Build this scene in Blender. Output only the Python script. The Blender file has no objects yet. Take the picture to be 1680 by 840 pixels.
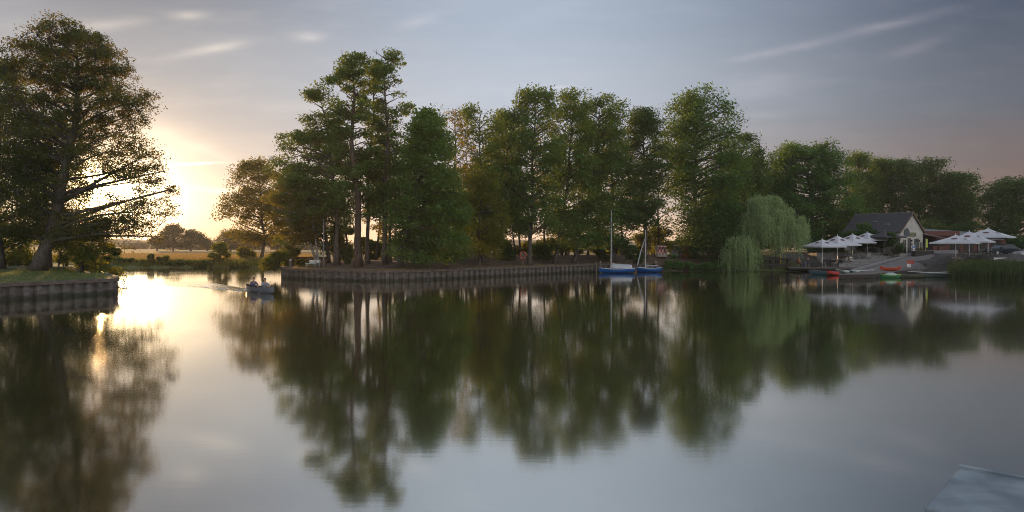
import bpy, bmesh, math, random
import numpy as np
from mathutils import Vector, Matrix
from mathutils.geometry import delaunay_2d_cdt
R = math.radians
sc = bpy.context.scene
COL = sc.collection
# ---------------------------------------------------------------- camera, sky, sun, exposure
CH, F, HZ = 3.5, 1200.0, 402.0           # eye height, focal length and horizon row of the 1680 x 840 picture
cam = bpy.data.cameras.new('camera'); camo = bpy.data.objects.new('camera', cam); COL.objects.link(camo)
camo.location = (0, 0, CH); camo.rotation_euler = (R(90), 0, 0)
cam.sensor_width = 36; cam.lens = 36*F/1680; cam.shift_y = -(420-HZ)/1680
cam.clip_start = .1; cam.clip_end = 9000
sc.camera = camo
SUN_AZ, SUN_EL = -29.4, 3.7
S = Vector((math.sin(R(SUN_AZ))*math.cos(R(SUN_EL)), math.cos(R(SUN_AZ))*math.cos(R(SUN_EL)), math.sin(R(SUN_EL))))
sun = bpy.data.lights.new('sun', 'SUN'); suno = bpy.data.objects.new('sun', sun); COL.objects.link(suno)
sun.energy = 4.8; sun.angle = R(.6); sun.color = (1, .58, .25)
suno.rotation_euler = S.to_track_quat('Z', 'Y').to_euler(); suno.location = (-60, 110, 60)
sc.view_settings.view_transform = 'Standard'; sc.view_settings.look = 'None'
sc.view_settings.exposure = .15; sc.view_settings.gamma = 1; sc.view_settings.use_curve_mapping = False
sc.render.engine = 'CYCLES'
sc.cycles.max_bounces = 6; sc.cycles.diffuse_bounces = 2; sc.cycles.glossy_bounces = 3
sc.cycles.transmission_bounces = 4; sc.cycles.volume_bounces = 0; sc.cycles.caustics_reflective = False
sc.cycles.use_denoising = True; sc.cycles.denoiser = 'OPENIMAGEDENOISE'; sc.cycles.denoising_input_passes = 'RGB_ALBEDO_NORMAL'; sc.cycles.denoising_prefilter = 'NONE'; sc.cycles.filter_width = 1.0; sc.cycles.use_adaptive_sampling = False; sc.cycles.sample_clamp_indirect = 4

def build_world():
    w = bpy.data.worlds.new('World'); sc.world = w; w.use_nodes = True
    nt = w.node_tree; N = nt.nodes; L = nt.links
    bg = N['Background']; bg.inputs['Strength'].default_value = 1.0
    def val(x): return x
    def M(op, a, b=None, c=None, clamp=False):
        n = N.new('ShaderNodeMath'); n.operation = op; n.use_clamp = clamp
        for i, v in enumerate((a, b, c)):
            if v is None: continue
            if isinstance(v, (int, float)): n.inputs[i].default_value = v
            else: L.new(v, n.inputs[i])
        return n.outputs[0]
    def VM(op, a, b):
        n = N.new('ShaderNodeVectorMath'); n.operation = op
        for i, v in enumerate((a, b)):
            if isinstance(v, (tuple, list, Vector)): n.inputs[i].default_value = v
            elif isinstance(v, (int, float)): n.inputs['Scale'].default_value = v
            elif op == 'SCALE' and i == 1: L.new(v, n.inputs['Scale'])
            else: L.new(v, n.inputs[i])
        return n.outputs['Value' if op == 'DOT_PRODUCT' else 'Vector']
    sky = N.new('ShaderNodeTexSky'); sky.sky_type = 'NISHITA'; sky.sun_disc = False
    sky.sun_elevation = R(SUN_EL); sky.sun_rotation = R(SUN_AZ)
    sky.air_density = 1.0; sky.dust_density = 1.6; sky.ozone_density = 1.6; sky.altitude = 50
    base = VM('MULTIPLY', VM('SCALE', sky.outputs[0], .05), SKYTINT)
    tc = N.new('ShaderNodeTexCoord'); D = tc.outputs['Generated']
    dot = M('MAXIMUM', VM('DOT_PRODUCT', D, GLOW), 0.0)
    sep = N.new('ShaderNodeSeparateXYZ'); L.new(D, sep.inputs[0])
    # evening colours by height, from the sunset side round to a fill-brightened opposite side
    hl = M('SQRT', M('MAXIMUM', M('SUBTRACT', 1.0, M('MULTIPLY', sep.outputs[2], sep.outputs[2])), 1e-4))
    hd = M('DIVIDE', VM('DOT_PRODUCT', D, (math.sin(R(SUN_AZ)), math.cos(R(SUN_AZ)), 0)), hl)
    th = M('MULTIPLY', M('ARCCOSINE', M('MINIMUM', M('MAXIMUM', hd, -1.0), 1.0)), 180/math.pi)
    col = None; last = None
    for ang, stops in SKYCOLS:
        rp = N.new('ShaderNodeValToRGB'); L.new(sep.outputs[2], rp.inputs[0]); rp.color_ramp.interpolation = 'B_SPLINE' if False else 'EASE'
        el = rp.color_ramp.elements
        while len(el) < len(stops): el.new(.5)
        for e, (p_, c_) in zip(el, stops): e.position = p_; e.color = (*c_, 1)
        if col is None: col = rp.outputs[0]
        else:
            mr = N.new('ShaderNodeMapRange'); mr.interpolation_type = 'SMOOTHSTEP'; L.new(th, mr.inputs[0]); mr.inputs[1].default_value = last; mr.inputs[2].default_value = ang
            mx = N.new('ShaderNodeMix'); mx.data_type = 'RGBA'; L.new(mr.outputs[0], mx.inputs[0]); L.new(col, mx.inputs[6]); L.new(rp.outputs[0], mx.inputs[7]); col = mx.outputs[2]
        last = ang
    base = VM('ADD', base, col)
    for n_, col in AUREOLE:
        base = VM('ADD', base, VM('SCALE', col, M('POWER', dot, n_)))
    dS = M('MAXIMUM', VM('DOT_PRODUCT', D, S), 0.0)
    base = VM('ADD', base, VM('SCALE', CORONA, M('POWER', dS, 5000)))
    # thin high cirrus, laid out by compass direction and height above the horizon
    y = M('MAXIMUM', sep.outputs[1], .05)
    u = M('DIVIDE', sep.outputs[0], y); v = M('DIVIDE', sep.outputs[2], y)
    front = M('GREATER_THAN', sep.outputs[1], .06)
    cv = N.new('ShaderNodeCombineXYZ'); L.new(u, cv.inputs[0]); L.new(v, cv.inputs[1])
    mp = N.new('ShaderNodeMapping'); L.new(cv.outputs[0], mp.inputs[0]); mp.inputs['Scale'].default_value = (6, 26, 1); mp.inputs['Rotation'].default_value = (0, 0, R(-12))
    nz = N.new('ShaderNodeTexNoise'); L.new(mp.outputs[0], nz.inputs[0]); nz.inputs['Scale'].default_value = 1.6; nz.inputs['Detail'].default_value = 5
    nf = M('MULTIPLY_ADD', nz.outputs[0], 2.2, -.55, clamp=True)
    tot = None
    for (px, py, half, thick, slope, amp) in WISPS:
        u0, v0 = (px-840)/F, (HZ-py)/F; a = math.atan(slope); c, s = math.cos(a), math.sin(a)
        du = M('MULTIPLY_ADD', u, c/(half/F), -u0*c/(half/F)); du = M('ADD', du, M('MULTIPLY_ADD', v, s/(half/F), -v0*s/(half/F)))
        dv = M('MULTIPLY_ADD', v, c/(thick/F), -v0*c/(thick/F)); dv = M('ADD', dv, M('MULTIPLY_ADD', u, -s/(thick/F), u0*s/(thick/F)))
        r2 = M('ADD', M('MULTIPLY', du, du), M('MULTIPLY', dv, dv))
        m = M('MULTIPLY', M('EXPONENT', M('MULTIPLY', r2, -1.0)), amp)
        tot = m if tot is None else M('ADD', tot, m)
    broad = M('MULTIPLY', M('MULTIPLY_ADD', nz.outputs[0], 2.0, -.95, clamp=True), .10)
    tot = M('MULTIPLY', M('ADD', M('MULTIPLY', tot, M('MULTIPLY', M('ADD', nf, .35), .75)), broad), front)
    warm = N.new('ShaderNodeMix'); warm.data_type = 'RGBA'
    L.new(M('POWER', dot, 8.0), warm.inputs[0]); warm.inputs[6].default_value = (.34, .27, .27, 1); warm.inputs[7].default_value = (1.0, .8, .55, 1)
    base = VM('ADD', base, VM('SCALE', warm.outputs[2], tot))
    L.new(base, bg.inputs['Color'])
SKYTINT = (.12, .13, .18)
SKYCOLS = (
 (0, ((0, (1.3,.86,.47)), (.05, (1.05,.81,.57)), (.11, (.62,.53,.46)), (.17, (.43,.405,.395)), (.22, (.335,.34,.36)), (.32, (.19,.205,.24)), (1, (.16,.19,.26)))),
 (30, ((0, (1.0,.70,.46)), (.06, (.70,.59,.52)), (.13, (.49,.485,.51)), (.20, (.45,.50,.575)), (.30, (.36,.425,.52)), (1, (.22,.27,.35)))),
 (66, ((0, (.15,.09,.07)), (.06, (.16,.11,.10)), (.11, (.15,.125,.13)), (.17, (.11,.125,.155)), (.30, (.06,.082,.125)), (1, (.20,.24,.32)))),
 (130, ((0, (.98,.93,.88)), (.1, (1.0,.98,.97)), (.3, (.88,.92,.98)), (1, (.30,.34,.42)))))  # last column: sky behind the camera, brightened as added fill for the trees
AUREOLE = ((60, (.05, .035, .02)), (430, (2.1, 1.5, .80)), (1500, (3.5, 2.8, 1.7)))
GLOW = Vector(((204-840)/F, 1, (HZ-330)/F)).normalized()
CORONA = (14.0, 9.5, 4.0)
WISPS = [(350, 80, 60, 7, .16, .32), (175, 42, 60, 10, .13, .3), (312, 25, 26, 8, .05, .25), (507, 62, 24, 8, .0, .3), (680, 37, 30, 9, .25, .25),
         (1430, 48, 140, 8, .24, .33), (1270, 84, 60, 6, .2, .25), (1260, 140, 80, 20, .1, .22), (330, 245, 95, 13, -.42, .17), (316, 269, 36, 1.8, .05, 1.5),
         (370, 315, 60, 5, -.12, .5), (925, 143, 26, 3, -.05, .3), (1510, 75, 50, 9, .35, .15), (1240, 190, 60, 7, .08, .18), (560, 180, 90, 8, -.1, .15)]
build_world()

# ---------------------------------------------------------------- helpers
def P(px, py, d):                       # picture direction at distance d, as a world point
    return Vector(((px-840)/F*d, d, CH-(py-HZ)/F*d))
def X(px, d): return (px-840)/F*d
def Z(py, d): return CH-(py-HZ)/F*d
class MB:
    def __init__(s): s.v = []; s.f = []; s.m = []
    def add(s, vs, fs, mi=0):
        o = len(s.v); s.v += [tuple(p) for p in vs]; s.f += [tuple(i+o for i in f) for f in fs]; s.m += [mi]*len(fs); return s
    def box(s, x0, x1, y0, y1, z0, z1, mi=0):
        return s.add([(x0,y0,z0),(x1,y0,z0),(x1,y1,z0),(x0,y1,z0),(x0,y0,z1),(x1,y0,z1),(x1,y1,z1),(x0,y1,z1)],
              [(0,3,2,1),(4,5,6,7),(0,1,5,4),(1,2,6,5),(2,3,7,6),(3,0,4,7)], mi)
    def tube(s, pts, rad, n=6, mi=0, cap=True):
        pts = [Vector(p) for p in pts]; k = len(pts)
        if not hasattr(rad, '__len__'): rad = [rad]*k
        vs = []; fs = []; ref = None
        for i, p in enumerate(pts):
            t = (pts[min(i+1, k-1)]-pts[max(i-1, 0)])
            t = t.normalized() if t.length > 1e-9 else Vector((0, 0, 1))
            if ref is None: ref = Vector((1, 0, 0)) if abs(t.x) < .8 else Vector((0, 1, 0))
            a = t.cross(ref)
            if a.length < 1e-4: a = t.cross(Vector((0, 1, .3)))
            a.normalize(); b = t.cross(a); ref = b.cross(t)*1.0
            ref = Vector(ref)
            for j in range(n):
                an = 2*math.pi*j/n; vs.append(p+(a*math.cos(an)+b*math.sin(an))*rad[i])
            ref = a.cross(t) if False else ref
        for i in range(k-1):
            for j in range(n): fs.append((i*n+j, i*n+(j+1) % n, (i+1)*n+(j+1) % n, (i+1)*n+j))
        if cap: fs.append(tuple(range(n))[::-1]); fs.append(tuple((k-1)*n+j for j in range(n)))
        return s.add(vs, fs, mi)
    def bar(s, a, b, w, h, mi=0):        # square bar from a to b
        a, b = Vector(a), Vector(b); t = (b-a).normalized(); up = Vector((0, 0, 1)) if abs(t.z) < .95 else Vector((0, 1, 0))
        x = t.cross(up).normalized()*w/2; y = x.cross(t).normalized()*h/2
        vs = [a-x-y, a+x-y, a+x+y, a-x+y, b-x-y, b+x-y, b+x+y, b-x+y]
        return s.add(vs, [(3,2,1,0),(4,5,6,7),(0,1,5,4),(1,2,6,5),(2,3,7,6),(3,0,4,7)], mi)
    def disc(s, c, r, axis, t=.02, n=16, mi=0):
        c = Vector(c); ax = Vector(axis).normalized(); return s.tube([c-ax*t/2, c+ax*t/2], r, n, mi)
    def prism(s, poly, y0, y1, mi=0):    # polygon in x,z pushed along y
        n = len(poly); vs = [(x, y0, z) for x, z in poly]+[(x, y1, z) for x, z in poly]
        return s.add(vs, [tuple(range(n)), tuple(range(n, 2*n))[::-1]]+[(i, i+n, (i+1) % n+n, (i+1) % n) for i in range(n)], mi)
    def build(s, name, mats, parent=None, loc=None, rz=0, smooth=False):
        me = bpy.data.meshes.new(name); me.from_pydata(s.v, [], s.f)
        for m in (mats if isinstance(mats, (list, tuple)) else [mats]): me.materials.append(m)
        me.polygons.foreach_set('material_index', s.m)
        bm = bmesh.new(); bm.from_mesh(me); bmesh.ops.recalc_face_normals(bm, faces=bm.faces); bm.to_mesh(me); bm.free()
        if smooth: me.polygons.foreach_set('use_smooth', [True]*len(me.polygons))
        return link(me, name, parent, loc, rz)
def link(me, name, parent=None, loc=None, rz=0):
    o = bpy.data.objects.new(name, me); COL.objects.link(o)
    if parent: o.parent = parent
    if loc is not None: o.location = loc
    if rz: o.rotation_euler = (0, 0, rz)
    return o
def bevel(o, w=.02, seg=2):
    m = o.modifiers.new('bevel', 'BEVEL'); m.width = w; m.segments = seg; m.limit_method = 'ANGLE'; return o
def tag(o, label=None, cat=None, group=None, kind=None):
    if label: o['label'] = label
    if cat: o['category'] = cat
    if group: o['group'] = group
    if kind: o['kind'] = kind
    return o
def thing(name, label, cat, loc, rz=0, group=None):
    o = bpy.data.objects.new(name, None); COL.objects.link(o); o.location = loc; o.rotation_euler = (0, 0, rz); o.empty_display_size = .3
    return tag(o, label, cat, group)
def dup(root, loc, rz, label=None, group=None, scale=None):
    r = root.copy(); COL.objects.link(r); r.location = loc; r.rotation_euler = (0, 0, rz)
    if scale: r.scale = scale
    if label: r['label'] = label
    if group: r['group'] = group
    for ch in list(root.children):
        c = ch.copy(); COL.objects.link(c); c.parent = r
        for g in list(ch.children):
            e = g.copy(); COL.objects.link(e); e.parent = c
    return r
def quads(name, V, mat, parent=None):    # V: (n,4,3) array -> one mesh of quads
    n = len(V); me = bpy.data.meshes.new(name)
    me.vertices.add(n*4); me.vertices.foreach_set('co', V.reshape(-1).astype(np.float32))
    me.loops.add(n*4); me.loops.foreach_set('vertex_index', np.arange(n*4, dtype=np.int32))
    me.polygons.add(n); me.polygons.foreach_set('loop_start', np.arange(0, n*4, 4, dtype=np.int32))
    me.materials.append(mat); me.update(calc_edges=True)
    return link(me, name, parent)

# ---------------------------------------------------------------- materials
def newmat(name):
    m = bpy.data.materials.new(name); m.use_nodes = True; return m, m.node_tree.nodes, m.node_tree.links
def mat(name, c, rough=.7, c2=None, scale=4.0, metal=0, bump=0, stretch=None, detail=4):
    m, N, L = newmat(name); b = N['Principled BSDF']; b.inputs['Roughness'].default_value = rough; b.inputs['Metallic'].default_value = metal
    c2 = c2 or tuple(x*.72 for x in c)
    tc = N.new('ShaderNodeTexCoord'); mp = N.new('ShaderNodeMapping'); L.new(tc.outputs['Object'], mp.inputs[0])
    if stretch: mp.inputs['Scale'].default_value = stretch
    nz = N.new('ShaderNodeTexNoise'); L.new(mp.outputs[0], nz.inputs[0]); nz.inputs['Scale'].default_value = scale; nz.inputs['Detail'].default_value = detail
    rp = N.new('ShaderNodeValToRGB'); L.new(nz.outputs[0], rp.inputs[0])
    rp.color_ramp.elements[0].position = .35; rp.color_ramp.elements[0].color = (*c2, 1)
    rp.color_ramp.elements[1].position = .65; rp.color_ramp.elements[1].color = (*c, 1)
    L.new(rp.outputs[0], b.inputs['Base Color'])
    if bump:
        bp = N.new('ShaderNodeBump'); bp.inputs['Strength'].default_value = bump; bp.inputs['Distance'].default_value = .05
        L.new(nz.outputs[0], bp.inputs['Height']); L.new(bp.outputs[0], b.inputs['Normal'])
    return m
def leafmat(name, c, c2, trans, tw=.45):
    m, N, L = newmat(name); N.remove(N['Principled BSDF']); out = N['Material Output']
    g = N.new('ShaderNodeNewGeometry')
    nz = N.new('ShaderNodeTexNoise'); L.new(g.outputs['Position'], nz.inputs[0]); nz.inputs['Scale'].default_value = .55; nz.inputs['Detail'].default_value = 3
    ri = N.new('ShaderNodeMath'); ri.operation = 'MULTIPLY_ADD'; L.new(g.outputs['Random Per Island'], ri.inputs[0]); ri.inputs[1].default_value = .9; ri.inputs[2].default_value = -.45
    ad = N.new('ShaderNodeMath'); ad.operation = 'ADD'; ad.use_clamp = True; L.new(nz.outputs[0], ad.inputs[0]); L.new(ri.outputs[0], ad.inputs[1])
    mx = N.new('ShaderNodeMix'); mx.data_type = 'RGBA'; L.new(ad.outputs[0], mx.inputs[0]); mx.inputs[6].default_value = (*c, 1); mx.inputs[7].default_value = (*c2, 1)
    d = N.new('ShaderNodeBsdfDiffuse'); L.new(mx.outputs[2], d.inputs[0])
    t = N.new('ShaderNodeBsdfTranslucent'); t.inputs[0].default_value = (*trans, 1)
    s1 = N.new('ShaderNodeMixShader'); s1.inputs[0].default_value = tw; L.new(d.outputs[0], s1.inputs[1]); L.new(t.outputs[0], s1.inputs[2])
    gl = N.new('ShaderNodeBsdfGlossy'); gl.inputs['Roughness'].default_value = .45; gl.inputs[0].default_value = (.6, .6, .6, 1)
    s2 = N.new('ShaderNodeMixShader'); s2.inputs[0].default_value = .025; L.new(s1.outputs[0], s2.inputs[1]); L.new(gl.outputs[0], s2.inputs[2])
    L.new(s2.outputs[0], out.inputs[0]); return m
LEAF = {
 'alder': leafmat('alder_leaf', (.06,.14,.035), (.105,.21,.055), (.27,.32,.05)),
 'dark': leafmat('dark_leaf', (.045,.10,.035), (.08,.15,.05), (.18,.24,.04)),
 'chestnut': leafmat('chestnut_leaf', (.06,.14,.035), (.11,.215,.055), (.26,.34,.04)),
 'backlit': leafmat('alder_leaf_painted_shade', (.045,.08,.026), (.07,.115,.035), (.34,.26,.045), .45),  # alder leaf with silhouette shade and warm edge light put into its colours
 'gold': leafmat('golden_leaf', (.13,.135,.03), (.20,.17,.04), (.42,.33,.04), .5),
 'maple': leafmat('maple_leaf', (.06,.15,.04), (.11,.215,.065), (.22,.30,.04)),
 'willow': leafmat('willow_leaf', (.23,.33,.13), (.32,.41,.18), (.28,.36,.12), .3),
 'bush': leafmat('bush_leaf', (.08,.12,.03), (.14,.17,.04), (.42,.40,.03), .5),
 'fern': leafmat('fern_leaf', (.08,.17,.05), (.13,.24,.07), (.2,.3,.05), .35),
 'far': leafmat('far_leaf', (.08,.09,.04), (.12,.12,.05), (.22,.17,.04)),
 'reed': leafmat('reed_leaf', (.035,.065,.02), (.07,.095,.035), (.14,.18,.04), .35),
 'hay': leafmat('dry_grass', (.26,.19,.08), (.36,.27,.12), (.5,.34,.12), .45),
 'lawn': leafmat('lawn_grass', (.09,.13,.035), (.14,.17,.05), (.25,.28,.05), .4),
}
bark = mat('bark', (.15,.125,.10), .9, (.06,.05,.04), 6, bump=.8, stretch=(1,1,.25))
bark_red = mat('reddish_bark', (.11,.075,.055), .9, (.05,.033,.026), 6, bump=.8, stretch=(1,1,.25))
birch = mat('birch_bark', (.55,.52,.47), .8, (.10,.09,.08), 5, stretch=(.6,.6,2.4))
steel = mat('weathered_sheet_pile', (.17,.15,.135), .75, (.085,.07,.06), 1.4, stretch=(1,1,2.5), bump=.2)
def stain(m):
    N, L = m.node_tree.nodes, m.node_tree.links; b = N['Principled BSDF']; src = b.inputs['Base Color'].links[0].from_socket
    g = N.new('ShaderNodeNewGeometry'); sp = N.new('ShaderNodeSeparateXYZ'); L.new(g.outputs['Position'], sp.inputs[0]); nz = N.new('ShaderNodeTexNoise'); L.new(g.outputs['Position'], nz.inputs[0]); nz.inputs['Scale'].default_value = 2.5
    ma = N.new('ShaderNodeMath'); ma.operation = 'MULTIPLY_ADD'; L.new(nz.outputs[0], ma.inputs[0]); ma.inputs[1].default_value = -.5; L.new(sp.outputs[2], ma.inputs[2])
    mr = N.new('ShaderNodeMapRange'); L.new(ma.outputs[0], mr.inputs[0]); mr.inputs[1].default_value = -.10; mr.inputs[2].default_value = .10; mr.inputs[3].default_value = 1; mr.inputs[4].default_value = 0
    mx = N.new('ShaderNodeMix'); mx.data_type = 'RGBA'; L.new(mr.outputs[0], mx.inputs[0]); L.new(src, mx.inputs[6]); mx.inputs[7].default_value = (.035,.035,.02,1); L.new(mx.outputs[2], b.inputs['Base Color'])
stain(steel)
capm = mat('quay_capping', (.15,.115,.09), .8, (.085,.062,.05), 2.5, bump=.2)
rust = mat('rusty_metal', (.16,.085,.05), .8, (.08,.045,.03), 5)
wood = mat('grey_wood', (.22,.19,.16), .8, (.12,.10,.085), 6, stretch=(1,6,1))
woodd = mat('dark_wood', (.05,.038,.03), .85, (.022,.018,.015), 5)
woodb = mat('brown_wood', (.17,.10,.06), .8, (.09,.055,.035), 5)
white = mat('white_paint', (.78,.77,.74), .5, (.62,.61,.58), 3)
wall_w = mat('cream_render', (.52,.49,.43), .85, (.42,.39,.34), 1.2, bump=.1)
canvas = mat('white_canvas', (.60,.60,.62), .8, (.49,.49,.52), .7)
canvas_d = mat('dark_canvas', (.07,.065,.07), .8, (.045,.042,.046), 1.5)
blue = mat('blue_hull', (.008,.15,.52), .28, (.008,.12,.43), 2)
blue2 = mat('blue_denim', (.03,.07,.20), .8, (.02,.045,.14), 8)
teal = mat('teal_boat', (.04,.10,.13), .45, (.03,.075,.10), 3)
alu = mat('aluminium_spar', (.62,.63,.65), .35, (.5,.5,.52), 8, metal=.6)
red = mat('red_plastic', (.50,.035,.025), .4, (.38,.03,.02), 3)
redorange = mat('red_orange_buoy', (.62,.09,.04), .5, (.5,.07,.03), 4)
orange = mat('orange_cloth', (.75,.22,.04), .8, (.6,.16,.03), 6)
yellow = mat('yellow_paint', (.72,.48,.04), .5, (.6,.4,.03), 4)
lime = mat('lime_sign', (.50,.58,.04), .5, (.42,.5,.03), 4)
green_b = mat('green_boat', (.03,.20,.07), .35, (.02,.15,.05), 3)
green_d = mat('dark_green_canoe', (.02,.05,.035), .35, (.014,.035,.025), 3)
olive = mat('olive_boat', (.07,.08,.04), .5, (.05,.055,.03), 3)
glass = mat('dark_glass', (.02,.025,.03), .08)
black = mat('black_paint', (.02,.02,.022), .5)
grey = mat('grey_metal', (.28,.29,.30), .5, (.22,.23,.24), 5)
conc = mat('concrete', (.30,.29,.28), .85, (.20,.19,.185), 2.5, bump=.3)
asph = mat('slipway_paving', (.23,.205,.19), .9, (.165,.15,.14), 1.6, bump=.25)
roof = mat('slate_roof', (.075,.07,.075), .75, (.045,.042,.047), 3, stretch=(1,1,4), bump=.3)
roof2 = mat('sheet_roof', (.20,.19,.19), .6, (.14,.135,.135), 1.5)
brick = mat('red_brick', (.15,.06,.042), .9, (.09,.035,.027), 7)
skin = mat('skin', (.50,.30,.21), .55, (.44,.25,.17), 6)
wicker = mat('white_wicker', (.42,.38,.33), .8, (.26,.23,.20), 14)
wicker_sunlit = mat('sunlit_orange_wicker', (.40,.13,.035), .8, (.28,.085,.025), 14)  # evening sunlight on one chair's back put into the wicker colour
hairm = mat('brown_hair', (.06,.035,.02), .6)
hair2 = mat('red_hair', (.35,.12,.03), .6)
zinc = mat('weathered_zinc', (.29,.34,.365), .6, (.17,.21,.235), 5, bump=.25, detail=8)
lily = mat('lily_pad', (.07,.14,.04), .45, (.04,.09,.025), 3)
def checker_mat():
    m, N, L = newmat('red_white_check'); b = N['Principled BSDF']; b.inputs['Roughness'].default_value = .8
    tc = N.new('ShaderNodeTexCoord'); ck = N.new('ShaderNodeTexChecker'); L.new(tc.outputs['Object'], ck.inputs[0]); ck.inputs['Scale'].default_value = 4.2
    ck.inputs[1].default_value = (.45,.03,.04,1); ck.inputs[2].default_value = (.62,.55,.5,1); L.new(ck.outputs[0], b.inputs['Base Color']); return m
check = checker_mat()
def water_mat(name, rough, bumpd=.0):
    m, N, L = newmat(name); N.remove(N['Principled BSDF']); out = N['Material Output']
    d = N.new('ShaderNodeBsdfDiffuse'); d.inputs[0].default_value = (.075,.063,.028,1)
    g = N.new('ShaderNodeBsdfGlossy'); g.distribution = 'GGX'; g.inputs[0].default_value = (.95,.945,.885,1)
    geo = N.new('ShaderNodeNewGeometry'); mp = N.new('ShaderNodeMapping'); L.new(geo.outputs['Position'], mp.inputs[0]); mp.inputs['Scale'].default_value = (.05,.12,1)
    nz = N.new('ShaderNodeTexNoise'); L.new(mp.outputs[0], nz.inputs[0]); nz.inputs['Scale'].default_value = 1; nz.inputs['Detail'].default_value = 3
    mr = N.new('ShaderNodeMapRange'); L.new(nz.outputs[0], mr.inputs[0]); mr.inputs[1].default_value = .35; mr.inputs[2].default_value = .65; mr.inputs[3].default_value = rough*.8; mr.inputs[4].default_value = rough*1.2
    L.new(mr.outputs[0], g.inputs['Roughness'])
    mp2 = N.new('ShaderNodeMapping'); L.new(geo.outputs['Position'], mp2.inputs[0]); mp2.inputs['Scale'].default_value = (1.2,5,1)
    n2 = N.new('ShaderNodeTexNoise'); L.new(mp2.outputs[0], n2.inputs[0]); n2.inputs['Scale'].default_value = 1; n2.inputs['Detail'].default_value = 2
    bp = N.new('ShaderNodeBump'); bp.inputs['Strength'].default_value = 1; bp.inputs['Distance'].default_value = bumpd
    L.new(n2.outputs[0], bp.inputs['Height']); L.new(bp.outputs[0], g.inputs['Normal'])
    fr = N.new('ShaderNodeFresnel'); fr.inputs[0].default_value = 2.1
    fm = N.new('ShaderNodeMapRange'); L.new(fr.outputs[0], fm.inputs[0]); fm.inputs[3].default_value = .71
    mx = N.new('ShaderNodeMixShader'); L.new(fm.outputs[0], mx.inputs[0]); L.new(d.outputs[0], mx.inputs[1]); L.new(g.outputs[0], mx.inputs[2])
    L.new(mx.outputs[0], out.inputs[0]); return m
waterm = water_mat('still_lake_water', .068, .0004)
wakem = water_mat('stirred_water', .03, .004)

# ---------------------------------------------------------------- shoreline and ground
# (x, y, kind): w = sheet-pile wall, n = natural bank
SHORE = [(-38,20,'w'),(-35.2,34,'w'),(-33.2,42,'w'),(-32.1,45.9,'w'),(-30.2,49.4,'w'),(-29.3,51.2,'w'),(-28.8,52.8,'w'),(-30.1,55.4,'w'),(-32.4,59,'w'),(-35.3,63.5,'n'),
 (-42,75,'n'),(-51,93,'n'),(-62,107,'n'),(-58,112,'n'),(-49,112.5,'n'),(-44,115,'n'),(-37,114,'n'),(-31,106,'n'),(-28,96,'n'),(-26.8,86,'w'),(-24.2,77.8,'w'),
 (-21.3,75,'w'),(-18.2,73,'w'),(-14.6,71.1,'w'),(-11.8,70.7,'w'),(-8.6,73.2,'w'),(-3.9,78.5,'w'),(1.4,84.8,'w'),(5.2,89.5,'w'),(11.1,95.2,'w'),(14,96.5,'w'),(17,97,'w'),(19,97.5,'n'),
 (26,100,'n'),(33,98.5,'n'),(37,98,'n'),(43.5,94,'n'),(51,91.5,'n'),(49,84,'n'),(46.5,76,'n'),(46.8,72,'n'),(51,68,'n'),(58,62,'n'),(80,50,'n')]
SP = np.array([(a, b) for a, b, c in SHORE]); SK = [c for a, b, c in SHORE]
def shore_dist(x, y):
    p = np.stack([x, y], -1)[:, None, :]; a = SP[:-1][None]; b = SP[1:][None]; ab = b-a
    t = np.clip(((p-a)*ab).sum(-1)/(ab*ab).sum(-1), 0, 1); dd = np.linalg.norm(p-(a+ab*t[..., None]), axis=-1)
    i = dd.argmin(1); nat = np.array([1.0 if k == 'n' else 0.0 for k in SK[:-1]])
    return dd[np.arange(len(dd)), i], nat[i]
def sm(t): t = np.clip(t, 0, 1); return t*t*(3-2*t)
def gh(x, y):
    x = np.atleast_1d(np.asarray(x, float)); y = np.atleast_1d(np.asarray(y, float))
    d, nat = shore_dist(x, y)
    left = (x < -24.5) & (y < 80); right = sm((x-33)/7)
    k = .45+.55*sm((x+16)/12)
    isl = 1.0+k*sm(d/8)
    far = sm((y-112)/30); isl = isl*(1-far)+.85*far
    z = np.where(left, 1.12+.08*sm(d/8), isl)
    fld = sm((-27-x)/4)*(y > 80); z = z*(1-fld)+.8*fld
    ramp_ = np.clip(.28+.1447*(y-92)-.8, -.3, 2.3); zr = np.where(x > 56+(y-100)*.9, np.minimum(.25+.17*d, 2.3), np.where(x > 39.5, ramp_, np.minimum(.25+.17*d, 2.0)))
    z = z*(1-right)+np.minimum(zr, .25+.3*d)*right
    bank = np.where(nat > .5, sm(d/3.2), 1.0); z = -.3*(1-bank)+z*bank
    z = z+.05*np.sin(x*.9)*np.cos(y*.7)*sm(d/3)
    return z
def g1(x, y): return float(gh(x, y)[0])

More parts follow.
